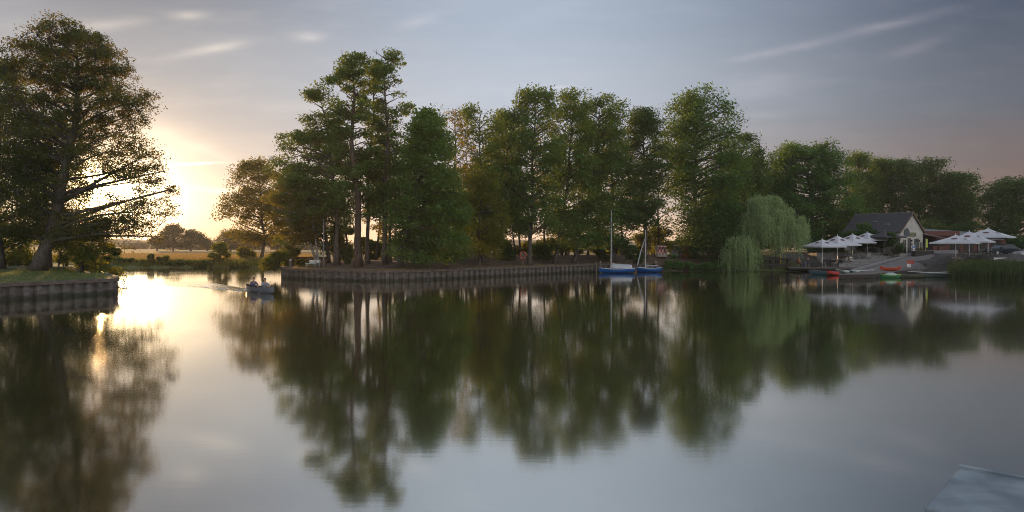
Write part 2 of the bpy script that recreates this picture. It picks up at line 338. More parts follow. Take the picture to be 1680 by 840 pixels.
def ground_mat():
    m, N, L = newmat('ground_soil_and_grass'); b = N['Principled BSDF']; b.inputs['Roughness'].default_value = .95
    geo = N.new('ShaderNodeNewGeometry'); sp = N.new('ShaderNodeSeparateXYZ'); L.new(geo.outputs['Position'], sp.inputs[0])
    def noise(s, det=5):
        n = N.new('ShaderNodeTexNoise'); L.new(geo.outputs['Position'], n.inputs[0]); n.inputs['Scale'].default_value = s; n.inputs['Detail'].default_value = det; return n.outputs[0]
    def ramp(f, c1, c2):
        r = N.new('ShaderNodeValToRGB'); L.new(f, r.inputs[0]); e = r.color_ramp.elements; e[0].position = .38; e[1].position = .62; e[0].color = (*c1, 1); e[1].color = (*c2, 1); return r.outputs[0]
    def mix(f, a, c):
        n = N.new('ShaderNodeMix'); n.data_type = 'RGBA'; L.new(f, n.inputs[0]); L.new(a, n.inputs[6]); L.new(c, n.inputs[7]); return n.outputs[2]
    def mask(o, a, c):
        r = N.new('ShaderNodeMapRange'); r.interpolation_type = 'SMOOTHSTEP'; L.new(o, r.inputs[0]); r.inputs[1].default_value = a; r.inputs[2].default_value = c; return r.outputs[0]
    litter = ramp(noise(1.1), (.085,.055,.035), (.15,.10,.065)); lawn = ramp(noise(.6), (.075,.10,.03), (.13,.14,.045))
    field = ramp(noise(.05), (.20,.17,.07), (.30,.24,.11))
    c = mix(mask(sp.outputs[0], -27, -29), litter, lawn)
    c = mix(mask(sp.outputs[0], 31, 34), c, lawn); c = mix(mask(sp.outputs[0], 39, 40.5), c, ramp(noise(1.5), (.07,.063,.055), (.125,.112,.098)))
    c = mix(mask(sp.outputs[1], 112, 122), c, field)
    L.new(c, b.inputs['Base Color'])
    bp = N.new('ShaderNodeBump'); bp.inputs['Distance'].default_value = .08; L.new(noise(5), bp.inputs['Height']); L.new(bp.outputs[0], b.inputs['Normal'])
    return m
def build_ground():
    pts = []
    for i in range(len(SP)-1):
        a, b = SP[i], SP[i+1]; n = max(1, int(np.linalg.norm(b-a)/1.5))
        for k in range(n): pts.append(tuple(a+(b-a)*k/n))
    pts.append(tuple(SP[-1]))
    nshore = len(pts)
    outer = [(400, 50), (1500, 50), (1500, 1600), (-1500, 1600), (-1500, 20), (-400, 20)]
    ring = pts+outer; n = len(ring)
    rng = np.random.default_rng(3)
    gx, gy = np.meshgrid(np.arange(-90, 110, 2.0), np.arange(22, 170, 2.0)); q = np.stack([gx.ravel(), gy.ravel()], 1)+rng.uniform(-.4, .4, (gx.size, 2))
    gx, gy = np.meshgrid(np.linspace(-1400, 1400, 26), np.linspace(180, 1500, 26)); q2 = np.stack([gx.ravel(), gy.ravel()], 1)
    q = np.concatenate([q, q2]); rg = np.array(ring); ins = np.zeros(len(q), bool)
    for i in range(n):
        a, b = rg[i], rg[(i+1) % n]
        if a[1] == b[1]: continue
        c = ((a[1] > q[:, 1]) != (b[1] > q[:, 1])); xx = a[0]+(q[:, 1]-a[1])/(b[1]-a[1])*(b[0]-a[0]); ins ^= c & (q[:, 0] < xx)
    q = q[ins]; dd, _ = shore_dist(q[:, 0], q[:, 1]); q = q[dd > .5]
    allv = [Vector(p) for p in ring]+[Vector(p) for p in q]
    V, E, Fc, *_ = delaunay_2d_cdt(allv, [(i, (i+1) % n) for i in range(n)], [list(range(n))], 1, 1e-5)
    xs = np.array([v.x for v in V]); ys = np.array([v.y for v in V]); z = gh(xs, ys)
    me = bpy.data.meshes.new('ground'); me.from_pydata(np.stack([xs, ys, z], 1).tolist(), [], [list(f) for f in Fc])
    me.polygons.foreach_set('use_smooth', [True]*len(me.polygons)); me.materials.append(ground_mat())
    bm = bmesh.new(); bm.from_mesh(me); bmesh.ops.recalc_face_normals(bm, faces=bm.faces)
    if sum(f.normal.z for f in bm.faces) < 0: bmesh.ops.reverse_faces(bm, faces=bm.faces)
    bm.to_mesh(me); bm.free()
    tag(link(me, 'ground'), kind='structure')
build_ground()
w = MB(); w.add([(-500,-120,0),(500,-120,0),(500,200,0),(-500,200,0)], [(0,1,2,3)]); tag(w.build('water', waterm), kind='structure')
b_ = MB(); b_.add([(-500,-120,-3),(500,-120,-3),(500,200,-3),(-500,200,-3)], [(0,1,2,3)]); tag(b_.build('lake_bed', mat('lake_mud', (.05,.04,.03), .9)), kind='structure')
def build_hills():
    h = MB(); rng = np.random.default_rng(5); n = 160; vs = []; ang = np.linspace(R(-62), R(62), n)
    prof = 9+2.5*np.sin(ang*9+1)+1.5*np.sin(ang*23)+1.2*np.sin(ang*51+2)
    for a, p in zip(ang, prof):
        for (rr, zz) in ((1000, -2), (1060, p*.7), (1150, p), (1280, -2)): vs.append((math.sin(a)*rr, math.cos(a)*rr, zz))
    fs = [(i*4+j, (i+1)*4+j, (i+1)*4+j+1, i*4+j+1) for i in range(n-1) for j in range(3)]
    h.add(vs, fs); tag(h.build('hills', mat('far_wooded_hills', (.07,.08,.04), .95, (.045,.055,.03), .02), smooth=True), kind='structure')
build_hills()

# ---------------------------------------------------------------- quay walls of sheet piling
def resample(pts, step):
    out = []; acc = 0
    for a, b in zip(pts[:-1], pts[1:]):
        a, b = np.array(a), np.array(b); l = np.linalg.norm(b-a); t = (step-acc) if out else 0
        if not out: out.append(tuple(a)); t = step
        while t <= l: out.append(tuple(a+(b-a)*t/l)); t += step
        acc = l-(t-step)
    return out
def spline(pts, n=8):
    p = [np.array(q) for q in pts]; p = [2*p[0]-p[1]]+p+[2*p[-1]-p[-2]]; out = []
    for i in range(1, len(p)-2):
        for k in range(n):
            t = k/n; out.append(tuple(.5*((2*p[i])+(-p[i-1]+p[i+1])*t+(2*p[i-1]-5*p[i]+4*p[i+1]-p[i+2])*t*t+(-p[i-1]+3*p[i]-3*p[i+1]+p[i+2])*t**3)))
    out.append(tuple(p[-2])); return out
def quay(pts, label, top, step=.82):
    root = thing('quay_wall', label, 'quay wall', (pts[0][0], pts[0][1], 0)); o = np.array((pts[0][0], pts[0][1]))
    line = spline(pts, 10)
    c = resample(line, step/8); ca = np.array(c); tg = np.gradient(ca, axis=0); tg /= np.linalg.norm(tg, axis=1)[:, None]
    nr = np.stack([tg[:, 1], -tg[:, 0]], 1)           # towards the water
    prof = [.18, .18, .18, .18, -.06, -.06, -.06, -.06]; rj = np.random.default_rng(6); jt = rj.normal(0, .018, len(c)//4+2); pr = np.array([prof[i % 8]+jt[i//4] for i in range(len(c))])
    q = ca+nr*pr[:, None]-o; m = MB(); vs = [(x, y, -.8) for x, y in q]+[(x, y, top-.16) for x, y in q]; n = len(c)
    m.add(vs, [(i, i+1, n+i+1, n+i) for i in range(n-1)]); m.build('sheet_piling', steel, root)
    rng = random.Random(4); k = MB()                   # dark lifting holes near the top of some piles
    for i in range(10, n-8, 8):
        if rng.random() < .28:
            p = q[i+1]+nr[i+1]*.012; t = tg[i+1]
            for z in (top-.42, top-.6): k.bar((p[0]-t[0]*.05, p[1]-t[1]*.05, z), (p[0]+t[0]*.05, p[1]+t[1]*.05, z), .02, .09)
    k.build('lifting_hole', black, root)
    cl = np.array(resample(line, .6)); t2 = np.gradient(cl, axis=0); t2 /= np.linalg.norm(t2, axis=1)[:, None]; n2 = np.stack([t2[:, 1], -t2[:, 0]], 1); vs = []
    cl = cl-o
    for p, nn in zip(cl, n2):
        for off, z in ((.27, top-.2), (.27, top+.015), (.24, top+.03), (-.42, top+.03), (-.42, top-.2)): vs.append((p[0]+nn[0]*off, p[1]+nn[1]*off, z))
    K = 5; n = len(cl); m = MB(); m.add(vs, [(i*K+j, (i+1)*K+j, (i+1)*K+(j+1) % K, i*K+(j+1) % K) for i in range(n-1) for j in range(K)]+[tuple(range(K)), tuple((n-1)*K+j for j in range(K))[::-1]])
    m.build('capping_beam', capm, root); return root
quay([(a, b) for a, b, c in SHORE[0:10]], 'rust brown sheet pile quay wall curving round the grassy lawn under the big backlit tree', 1.08)
quay([(a, b) for a, b, c in SHORE[19:33]], 'long grey brown sheet pile quay wall along the wooded point behind the sailing boats', 1.02)

# ---------------------------------------------------------------- foliage
def leaves(rng, C, sig, n, size, flat=.55, upb=.5, asp=.55):
    i = rng.integers(0, len(C), n); p = C[i]+np.clip(rng.normal(0, 1, (n, 3)), -1.7, 1.7)*sig[i][:, None]*np.array([1, 1, flat])
    return leafquads(rng, p, size, upb, asp)
def leafquads(rng, p, size, upb=.5, asp=.55):
    n = len(p); nm = rng.normal(0, 1, (n, 3)); nm[:, 2] += upb*np.sign(nm[:, 2]); nm /= np.linalg.norm(nm, axis=1)[:, None]
    a = np.cross(nm, rng.normal(0, 1, (n, 3))); a /= np.linalg.norm(a, axis=1)[:, None]; b = np.cross(nm, a)
    s = size*rng.uniform(.5, 1.55, n)[:, None]; a = a*s*.5; b = b*s*.5*asp
    return np.stack([p-a, p+b-a*.15, p+a, p-b-a*.15], 1)
TN = [0]
def tree(name, label, d, trunk, sil, leafkey, n_leaf, leaf=.24, limbs=26, tr=.22, clump=.75, flat=.5, up=.35, group=None, barkm=None, cat='tree', inner=.25, fill=.8, cull=.9, depth=None, dense=1.0, holes=()):
    """trunk: picture points base..top; sil: (row, left, right) of the crown from the top down."""
    TN[0] += 1; rng = np.random.default_rng(100+TN[0]); bx = X(trunk[0][0], d); bz = g1(bx, d)-.05
    root = thing(name, label, cat, (bx, d, bz), 0, group)
    tp = [(X(px, d)-bx, Z(py, d)-bz) for px, py in trunk]; tp[0] = (0, 0)
    tz = np.array([p[1] for p in tp]); tx = np.array([p[0] for p in tp]); H = tz[-1]
    ph = rng.uniform(0, 6, 3)
    def tr_at(z):
        z = np.clip(z, 0, H); return np.array([np.interp(z, tz, tx)+.12*math.sin(z*.6+ph[0])*min(1, z/3), .25*math.sin(z*.25+ph[1])*min(1, z/4), z])
    m = MB(); zs = np.linspace(0, H, 18)
    rad = [tr*(1.45 if i == 0 else 1.12 if i == 1 else (1-z/H)**.75*.98+.03) for i, z in enumerate(zs)]
    m.tube([tr_at(z) for z in zs], rad, 9)
    sz = np.array([Z(s[0], d)-bz for s in sil])[::-1]; sl = np.array([X(s[1], d)-bx for s in sil])[::-1]; sr = np.array([X(s[2], d)-bx for s in sil])[::-1]
    zb, zt = sz[0], sz[-1]; C = []; sg = []
    limbs = int(limbs*1.5); n_leaf = int(n_leaf*1.7); leaf *= 1.15
    for i in range(limbs):
        t = (i+rng.uniform(0, 1))/limbs; t = t**.9; ze = zb+t*(zt-zb); c0 = tr_at(ze); az = i*2.39996+rng.uniform(-.5, .5)
        ca, sa = math.cos(az), math.sin(az); l, r = np.interp(ze, sz, sl), np.interp(ze, sz, sr)
        rx = (r-c0[0]) if ca > 0 else (c0[0]-l); rx = max(rx, .3); ry = depth or min(max((r-l)/2, .5), 5.0)
        f = rng.uniform(.76, 1.04) if rng.random() > inner else rng.uniform(.35, .7)
        ca = math.copysign(abs(ca)**.5, ca); e = c0+np.array([ca*rx*f, sa*ry*f, 0]); ln = math.hypot(ca*rx*f, sa*ry*f)
        s0 = tr_at(max(ze-up*ln-.2, min(.18*H, zb*.8))); e[2] = min(max(e[2]+rng.normal(0, .13)*ln, zb*.95), zt)
        mid = (s0+e)/2+np.array([rng.normal(0,.07)*ln, rng.normal(0,.07)*ln, rng.uniform(-.06,.2)*ln]); q = [(1-k)**2*s0+2*k*(1-k)*mid+k*k*e for k in (0, .25, .5, .75, 1)]
        r0 = max(.025, min(tr*.42, .02*ln+.03)); m.tube(q, [r0*(1-k*.85) for k in (0, .25, .5, .75, 1)], 5, cap=False)
        nc = max(2, int(ln/clump*1.5*dense))
        for k in range(nc):
            s_ = .32+.68*(k+rng.uniform(.2, 1))/nc; b = (1-s_)**2*s0+2*s_*(1-s_)*mid+s_*s_*e
            off = rng.normal(0, 1, 3)*np.array([.24, .24, .13])*ln*s_*.9; cc = b+off
            if s_ > .92: cc = e.copy()
            l2, r2 = np.interp(cc[2], sz, sl), np.interp(cc[2], sz, sr); cc[0] = min(max(cc[0], l2), r2)
            C.append(cc); sg.append(clump*rng.uniform(.4, .78))
            if np.linalg.norm(off) > .25: m.tube([b, (b+cc)/2+np.array([0, 0, .06]), cc], [.025, .018, .008], 3, cap=False)
    L_ = np.array(C); ph2 = rng.uniform(0, 6.283, 5); kd = rng.normal(0, 1, (5, 3)); kd = kd/np.linalg.norm(kd, axis=1)[:, None]*(np.array([1.1,1.1,2.6,2.6,2.6])/clump)[:, None]
    def gap(c): return np.sin(kd @ np.asarray(c)+ph2).sum() < -cull
    for k in range(int(fill*len(L_))):
        ze = zb+rng.uniform(0, 1)*(zt-zb); l, r = np.interp(ze, sz, sl), np.interp(ze, sz, sr); az = rng.uniform(0, 6.283); f = rng.uniform(0, 1)**.4
        ry = depth or min(max((r-l)/2, .5), 5.0); cc = np.array([(l+r)/2+(r-l)/2*f*math.copysign(abs(math.cos(az))**.7, math.cos(az)), ry*f*math.sin(az), ze])
        b = L_[np.argmin(((L_-cc)**2).sum(1))]; m.tube([b-np.array([0, 0, .1]), (b+cc)/2+rng.normal(0, .12, 3), cc], [.03, .02, .008], 3, cap=False); C.append(cc); sg.append(clump*rng.uniform(.4, .8))
    ok = np.array([not gap(c) for c in C]); C = np.array(C)[ok]; sg = np.array(sg)[ok]
    m.build('trunk', barkm or bark, root, smooth=True)
    Q = leaves(rng, C, sg, n_leaf, leaf, flat)
    for hx, hy, hr, hr2 in holes:                       # thin spots in the crown where the low sun breaks through
        e2 = ((Q[:, 0, 0]-(X(hx, d)-bx))/(hr/F*d))**2+((Q[:, 0, 2]-(Z(hy, d)-bz))/(hr2/F*d))**2; Q = Q[(e2 > rng.uniform(.7, 1.3, len(Q))) | (rng.uniform(0, 1, len(Q)) < .012)]
    quads('crown', Q, LEAF[leafkey], root); return root
def bush(name, label, px, d, top, half, leafkey, n, leaf=.2, group=None, cat='shrub', base=None, lean=0, depth=None, z0=None, flat=.8):
    TN[0] += 1; rng = np.random.default_rng(500+TN[0]); x = X(px, d); bz = (g1(x, d) if z0 is None else z0)-.05; H = Z(top, d)-bz; rx = half/F*d
    root = thing(name, label, cat, (x, d, bz), 0, group); m = MB(); C = []; sg = []; k = max(7, int(rx*H*1.6)); k = min(k, 60); ry = depth or min(rx, 2.5)
    for i in range(k):
        t = rng.uniform(.12, 1); w_ = math.sqrt(max(.08, 1-(1.25*t-.45)**2*1.05)); a = rng.uniform(0, 6.283); f = math.sqrt(rng.uniform(.1, 1))
        c = np.array([rx*w_*f*math.cos(a)*.85+lean*t, ry*w_*f*math.sin(a)*.85, H*t*.93]); C.append(c); sg.append(min(rx, H)*rng.uniform(.17, .30))
        m.tube([(c[0]*.15, c[1]*.15, 0), (c[0]*.5, c[1]*.5, c[2]*.55), c], [.05, .03, .01], 4, cap=False)
    m.build('stem', bark, root); quads('foliage', leaves(rng, np.array(C), np.array(sg), int(n*1.5), leaf*1.12, flat), LEAF[leafkey], root); return root

SUNHOLES = ((172,304,26,16),(146,336,22,20),(210,306,20,9),(232,322,16,8),(118,336,10,8),(160,322,16,12))
# the big backlit tree and its neighbours on the near lawn
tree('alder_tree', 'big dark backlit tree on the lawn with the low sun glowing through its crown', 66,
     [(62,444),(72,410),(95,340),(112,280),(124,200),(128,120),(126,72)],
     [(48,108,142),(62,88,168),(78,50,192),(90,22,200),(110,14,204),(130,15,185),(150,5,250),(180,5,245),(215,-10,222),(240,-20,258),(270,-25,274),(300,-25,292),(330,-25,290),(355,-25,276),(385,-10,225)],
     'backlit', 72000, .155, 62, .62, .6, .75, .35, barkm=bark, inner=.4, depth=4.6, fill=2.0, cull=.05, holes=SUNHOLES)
tree('alder_tree', 'dark tree at the left edge of the lawn beside the big backlit tree', 71,
     [(2,444),(0,380),(-4,250),(-2,108)], [(105,-18,14),(140,-50,30),(200,-70,50),(280,-80,70),(350,-80,80),(400,-70,60)], 'dark', 19000, .22, 30, .34, .9, .8, .35, fill=2, holes=SUNHOLES)
tree('alder_tree', 'slim dark trunk rising close behind the big backlit tree', 76,
     [(82,443),(78,380),(74,280),(80,190)], [(190,60,100),(250,40,130),(330,35,140),(400,40,150)], 'alder', 11000, .22, 22, .2, .8, .8, .4, fill=2, holes=SUNHOLES)
tree('sapling', 'thin sapling with a crooked stem right of the big backlit trunk', 72,
     [(95,446),(99,425),(104,400),(120,380)], [(372,85,150),(390,75,165),(408,80,160)], 'bush', 2200, .16, 12, .09, .6)
bush('shrub', 'tall rounded shrub at the tip of the lawn by the water', 160, 67, 358, 30, 'bush', 6500, .19, depth=2.0)
LG = 'shrubs behind the near lawn'
for px, d, top, half, key, lab in ((-6,82,368,28,'bush','leafy shrub at the picture edge behind the left lawn'), (32,84,376,26,'bush','yellow green shrub left of the big trunk'), (60,88,384,24,'bush','low shrub directly behind the big backlit trunk'),
     (108,85,372,24,'bush','sunlit shrub behind the sapling on the lawn'), (136,80,384,20,'bush','small sunlit shrub left of the tall rounded shrub'), (182,74,400,16,'dark','dark shrub at the water just right of the lawn tip')):
    bush('shrub', lab, px, d, top, half, key, 3600, .19, LG)

# far bank, meadow shrubs and distant trees
BG = 'low shrubs along the far bank'
rngb = random.Random(8)
for i, (px, top, half) in enumerate(((190,420,13),(203,423,12),(216,424,10),(240,426,12),(247,418,7),(262,423,8),(275,420,7),(290,427,10),(306,428,10),(322,428,11),(338,429,10),(390,428,12),(404,430,10))):
    bush('bank_shrub', 'low dark green shrub in the row along the far bank waterline', px, 114.5-(.4 if i % 2 else 0), top, half, 'dark' if i % 3 else 'bush', 900, .26, BG, depth=1.2)
bush('shrub', 'tall leafy shrub standing on the far bank left of the leaning golden tree', 360, 116, 397, 17, 'bush', 3400, .26)
bush('shrub', 'wide low shrub on the far meadow just right of the tall bank shrub', 402, 124, 408, 18, 'bush', 2600, .28)
tree('golden_tree', 'leaning golden backlit tree on the far bank left of the birches', 124,
     [(428,426),(431,405),(433,385),(428,330),(424,275)], [(265,405,430),(285,385,455),(310,375,470),(335,366,480),(360,364,485),(380,372,470),(396,385,460)], 'gold', 13000, .3, 40, .3, 1.2, .55, .3)
# distant trees in the evening haze
FT = 'distant trees across the meadow'
for name, lab, d, tk, sil, n in (
  ('round_tree', 'small round tree at the left end of the distant tree row', 330, [(258,409),(258,392)], [(388,253,263),(394,248,268),(402,248,268)], 1500),
  ('poplar_tree', 'tallest distant tree with a feathery domed crown', 320, [(284,411),(285,374)], [(370,279,293),(378,270,299),(390,264,300),(400,262,299),(406,262,298)], 4200),
  ('round_tree', 'distant tree with two rounded tops right of the tallest one', 320, [(313,411),(314,384)], [(379,308,318),(386,302,332),(394,298,337),(403,296,340)], 3000),
  ('round_tree', 'small distant tree trailing at the right of the two topped one', 340, [(340,410),(341,398)], [(392,334,346),(399,328,352),(405,326,354)], 1500),
  ('round_tree', 'broad distant tree behind the tall bank shrub', 300, [(378,412),(380,385)], [(378,372,388),(386,358,402),(396,352,410),(405,352,412)], 3600),
  ('round_tree', 'distant tree seen under the leaning golden tree', 300, [(414,412),(414,390)], [(382,406,424),(390,396,434),(402,394,438)], 2600),
  ('round_tree', 'distant tree between the golden tree and the birches', 310, [(455,412),(455,392)], [(386,444,466),(394,436,476),(404,434,480)], 2600)):
    tree(name, lab, d, tk, sil, 'far', n*2, .42, 26, .4, 1.25, .75, .3, FT)
HG = 'distant hedges on the meadow'
for px, d, top, half in ((225,520,400,26),(262,500,403,14),(320,420,405,40),(400,400,404,44),(470,420,403,30),(520,400,401,40)):
    bush('hedge', 'long low hedge on the hazy meadow far beyond the channel', px, d, top, half, 'far', 2600, .8, HG, 'hedge', depth=5)

# ---- trees of the wooded point
WG = 'trees of the wooded point'
def wt(label, d, trunk, sil, key='alder', n=9000, name='alder_tree', **k):
    if 'flat' in k and k['flat'] < .45: k['flat'] = .65
    k.setdefault('fill', 1.0); k.setdefault('cull', .6)
    l_ = sil[-1]; c_ = (l_[1]+l_[2])/2; sil = sil if d < 81 or int(d) % 3 == 0 else sil+[(404, c_-(c_-l_[1])*.75, c_+(l_[2]-c_)*.75)]; k['limbs'] = k.get('limbs', 26)+6; n = int(n*1.15)
    return tree(name, label, d, trunk, sil, key, n, group=WG, **k)
tree('birch_tree', 'white stemmed birch leaning left behind the bench', 84, [(521,432),(515,415),(505,385),(488,355),(470,330)], [(285,450,500),(310,436,520),(340,440,540),(375,455,535),(395,470,520)], 'gold', 7000, .22, 26, .2, .8, barkm=birch, group=WG)
tree('birch_tree', 'slim straight birch stem right behind the bench', 83, [(524,433),(519,415),(514,385),(508,350),(500,300)], [(270,480,515),(300,462,545),(340,460,555),(380,475,545)], 'alder', 5000, .22, 22, .15, .8, barkm=birch, group=WG)
wt('alder with a sloping crown above the bench and birches', 88, [(540,432),(535,380),(520,300),(492,225)], [(215,470,505),(235,460,530),(260,440,545),(290,432,550),(330,430,560),(365,445,560)], n=8500, limbs=34, tr=.22, up=.25, flat=.5, clump=.9, depth=2.0, fill=.3, cull=-.25)
wt('alder with a thick straight trunk right of the grey pole', 80, [(553,436),(552,400),(549,320),(540,230),(524,152)], [(143,512,530),(152,496,545),(175,500,560),(200,505,560),(225,470,565),(255,470,570),(300,480,575),(350,500,580)], n=8800, limbs=38, tr=.33, flat=.5, clump=.85, up=.22, depth=2.0, fill=.3, cull=-.25)
wt('tall alder with the thickest trunk of the point near the quay corner', 76, [(588,437),(588,410),(586,330),(579,230),(580,150),(576,90)], [(84,565,590),(100,545,605),(125,538,608),(150,530,612),(185,540,615),(230,545,620),(290,540,620),(350,545,625)], n=7600, limbs=42, tr=.42, flat=.5, clump=.75, up=.25, barkm=bark_red, depth=2.0, fill=.3, cull=-.25)
wt('tall slender alder between the two tallest trees', 80, [(604,436),(602,380),(606,280),(612,180),(614,105)], [(100,605,624),(125,596,632),(160,590,636),(210,588,640),(270,582,640),(330,585,640)], n=4200, limbs=32, tr=.24, flat=.5, clump=.7, up=.25, depth=2.0, fill=.3, cull=-.25)
wt('tallest alder with a bare stem and tiered branches left of the chestnut', 78, [(632,436),(630,400),(632,320),(634,230),(633,150),(632,88)], [(82,620,645),(95,608,662),(115,605,655),(130,612,668),(150,608,660),(172,604,685),(200,606,668),(240,600,665),(290,598,662),(350,600,660)], n=5400, limbs=40, tr=.30, flat=.45, clump=.7, up=.2, depth=2.0, fill=.3, cull=-.25)
wt('thin alder stem just right of the tallest alder', 84, [(640,434),(641,380),(639,300),(640,230)], [(225,628,652),(260,618,662),(310,612,668),(360,615,668)], n=3600, limbs=22, tr=.2, flat=.35)
tree('chestnut_tree', 'dense fresh green chestnut with a pointed crown hanging low over the bank', 75,
     [(656,438),(657,410),(680,330),(700,250),(704,194)], [(190,692,716),(210,680,728),(235,672,742),(265,658,746),(300,648,752),(335,642,764),(365,640,772),(395,640,775),(415,648,768),(426,660,760)], 'chestnut', 26000, .25, 64, .30, .8, .6, -.05, group=WG, depth=4)
tree('bare_tree', 'half dead tree with bare twigs showing right of the chestnut top', 84, [(748,432),(747,380),(745,280),(746,182)], [(180,738,754),(205,726,764),(250,730,772),(300,728,776),(350,735,770)], 'gold', 1500, .2, 26, .19, .7, .4, .5, group=WG)
wt('alder with an open round top right of the half dead tree', 86, [(792,430),(793,380),(792,300),(788,240),(786,182)], [(175,768,802),(190,756,820),(220,758,826),(250,752,828),(290,760,826),(340,765,824)], n=7600, limbs=34, tr=.22, flat=.4, clump=.85)
tree('yellowish_tree', 'yellowish small tree standing low in front of the alders', 82, [(786,430),(786,390),(790,340),(791,290)], [(278,780,804),(300,762,820),(330,755,828),(365,752,832),(400,756,828),(418,765,820)], 'bush', 8000, .22, 32, .16, .8, .6, .1, group=WG)
wt('thin stemmed alder filling the gap before the broad crowned alder', 90, [(822,428),(822,360),(826,280),(828,190)], [(182,820,842),(205,812,852),(250,808,858),(300,806,860),(350,805,862)], n=5200, limbs=28, tr=.2, flat=.4)
wt('broad crowned alder standing behind the red lifebuoy', 87, [(869,424),(871,380),(874,300),(876,220),(878,155)], [(147,865,892),(160,848,908),(185,832,916),(215,828,920),(250,822,922),(300,826,922),(345,830,920),(385,840,912)], n=13000, limbs=46, tr=.27, flat=.42, clump=.95)
wt('alder with a leaning pale trunk left of the sailing boats', 92, [(910,422),(918,390),(928,320),(938,230),(940,155)], [(148,930,956),(160,912,964),(185,905,968),(220,902,972),(270,900,975),(330,900,975),(380,905,970)], n=11000, limbs=40, tr=.26, flat=.42, clump=.9)
wt('alder with a second leaning trunk nearer the sailing boats', 95, [(942,421),(950,390),(968,320),(982,230),(984,165)], [(158,968,1000),(172,948,1022),(195,946,1030),(230,942,1022),(280,944,1022),(340,948,1020),(385,955,1012)], n=13000, limbs=46, tr=.28, flat=.42, clump=.95)
wt('dense alder right above the taller sailing mast', 99, [(1006,420),(1005,380),(1004,300),(1002,220)], [(205,990,1014),(235,978,1032),(280,970,1040),(330,968,1045),(380,972,1042),(405,980,1035)], 'dark', 10000, limbs=38, tr=.3, flat=.55, clump=1.0)
wt('dark crowned tree between the sailing boats and the beach chairs', 102, [(1058,420),(1058,380),(1056,300),(1055,190)], [(180,1046,1068),(195,1034,1080),(225,1026,1090),(270,1022,1096),(330,1022,1090),(375,1028,1078)], 'dark', 15000, limbs=50, tr=.3, flat=.55, clump=1.0)
wt('very broad tall tree towering over the beach chairs', 106, [(1141,420),(1140,380),(1140,300),(1142,220),(1145,162)], [(154,1125,1165),(168,1100,1188),(185,1090,1202),(215,1086,1206),(260,1086,1222),(310,1094,1230),(350,1105,1228)], 'maple', 26000, limbs=74, tr=.42, flat=.6, clump=1.15, depth=5.5, leaf=.27, name='broad_tree')
wt('small ragged topped tree leaning out right of the broad tall tree', 112, [(1205,418),(1207,360),(1212,290),(1222,225)], [(222,1210,1236),(238,1196,1240),(260,1198,1252),(300,1200,1258),(350,1200,1262),(395,1200,1262)], 'dark', 12000, limbs=44, tr=.28, flat=.6, clump=1.1)
bush('dark_shrub_tree', 'very dark dense low tree between the beach chairs and the willow', 1168, 103, 338, 52, 'dark', 12000, .25, WG, 'tree', depth=4)
# thinner trees in the second row, behind the ones above
SR = 'stems in the back row of the wood'
for i, (px, d, top, hw) in enumerate(((565,98,230,30),(622,100,260,32),(690,99,240,34),(735,96,270,36),(768,100,230,30),(810,104,215,30),(850,103,205,34),(895,106,200,34),(925,108,200,36),(965,108,210,38),(1020,112,215,38),(1080,116,215,40),(1180,118,225,48),(705,104,330,44),(760,106,340,44),(840,108,340,44),(930,112,345,44))):
    r_ = random.Random(i); b = px+r_.uniform(-6, 6)
    tree('woodland_tree', 'slim tree half hidden in the back row of the wood', d, [(b,425),(px,350),(px+r_.uniform(-4,4),top+4)], [(top,px-8,px+8),(top+20,px-hw*.7,px+hw*.7),(top+60,px-hw,px+hw),(top+(375-top)*.7,px-hw,px+hw),(385,px-hw*.6,px+hw*.6)], ('alder','gold','dark')[i % 3], 2600, .26, 18, .17, .8, .6, .3, group=SR, fill=.5, cull=.3)
UG = 'undergrowth shrubs of the wood'
for i in range(26):
    px = 548+i*22.5+random.Random(i).uniform(-7, 7); d = 99+i*.8+random.Random(i+50).uniform(-2, 5)
    bush('undergrowth_shrub', 'sunlit undergrowth shrub behind the trunks of the wooded point', px, d, random.Random(i+90).uniform(368, 402), random.Random(i+70).uniform(14, 24), 'bush' if i % 3 else 'dark', 2600, .24, UG)
for px, d, top, half, key, lab in ((568,82,402,13,'dark','dark round shrub between the two thick alder trunks'), (1040,97,404,14,'dark','shrub on the quay edge right of the smaller sailing boat'), (990,101,396,16,'dark','dark shrub behind the bow of the taller sailing boat'),
       (830,90,398,18,'dark','dark shrub left of the red lifebuoy'), (890,93,402,18,'dark','dark shrub right of the red lifebuoy'), (715,86,412,12,'dark','small shrub behind the picnic table')):
    bush('shrub', lab, px, d, top, half, key, 2600, .2)
bush('overhanging_shrub', 'sunlit yellow green bush hanging over the water at the quay corner', 452, 80, 408, 24, 'bush', 4200, .19, z0=.7, depth=1.8)
bush('shrub', 'taller shrub behind the overhanging bush at the quay corner', 478, 84, 398, 20, 'bush', 2600, .2)
# bank plants beside the beach chairs
PG = 'ferny plants on the bank under the beach chairs'
for px, top, half, key in ((1095,428,10,'fern'),(1106,417,6,'fern'),(1112,430,12,'fern'),(1130,432,12,'fern'),(1150,433,11,'fern'),(1168,430,12,'fern'),(1186,432,12,'fern')):
    bush('bank_plant', 'leafy green plant on the waterside bank below the beach chairs', px, 100, top, half, key, 1200, .2, PG, 'plant', z0=.25, depth=1)

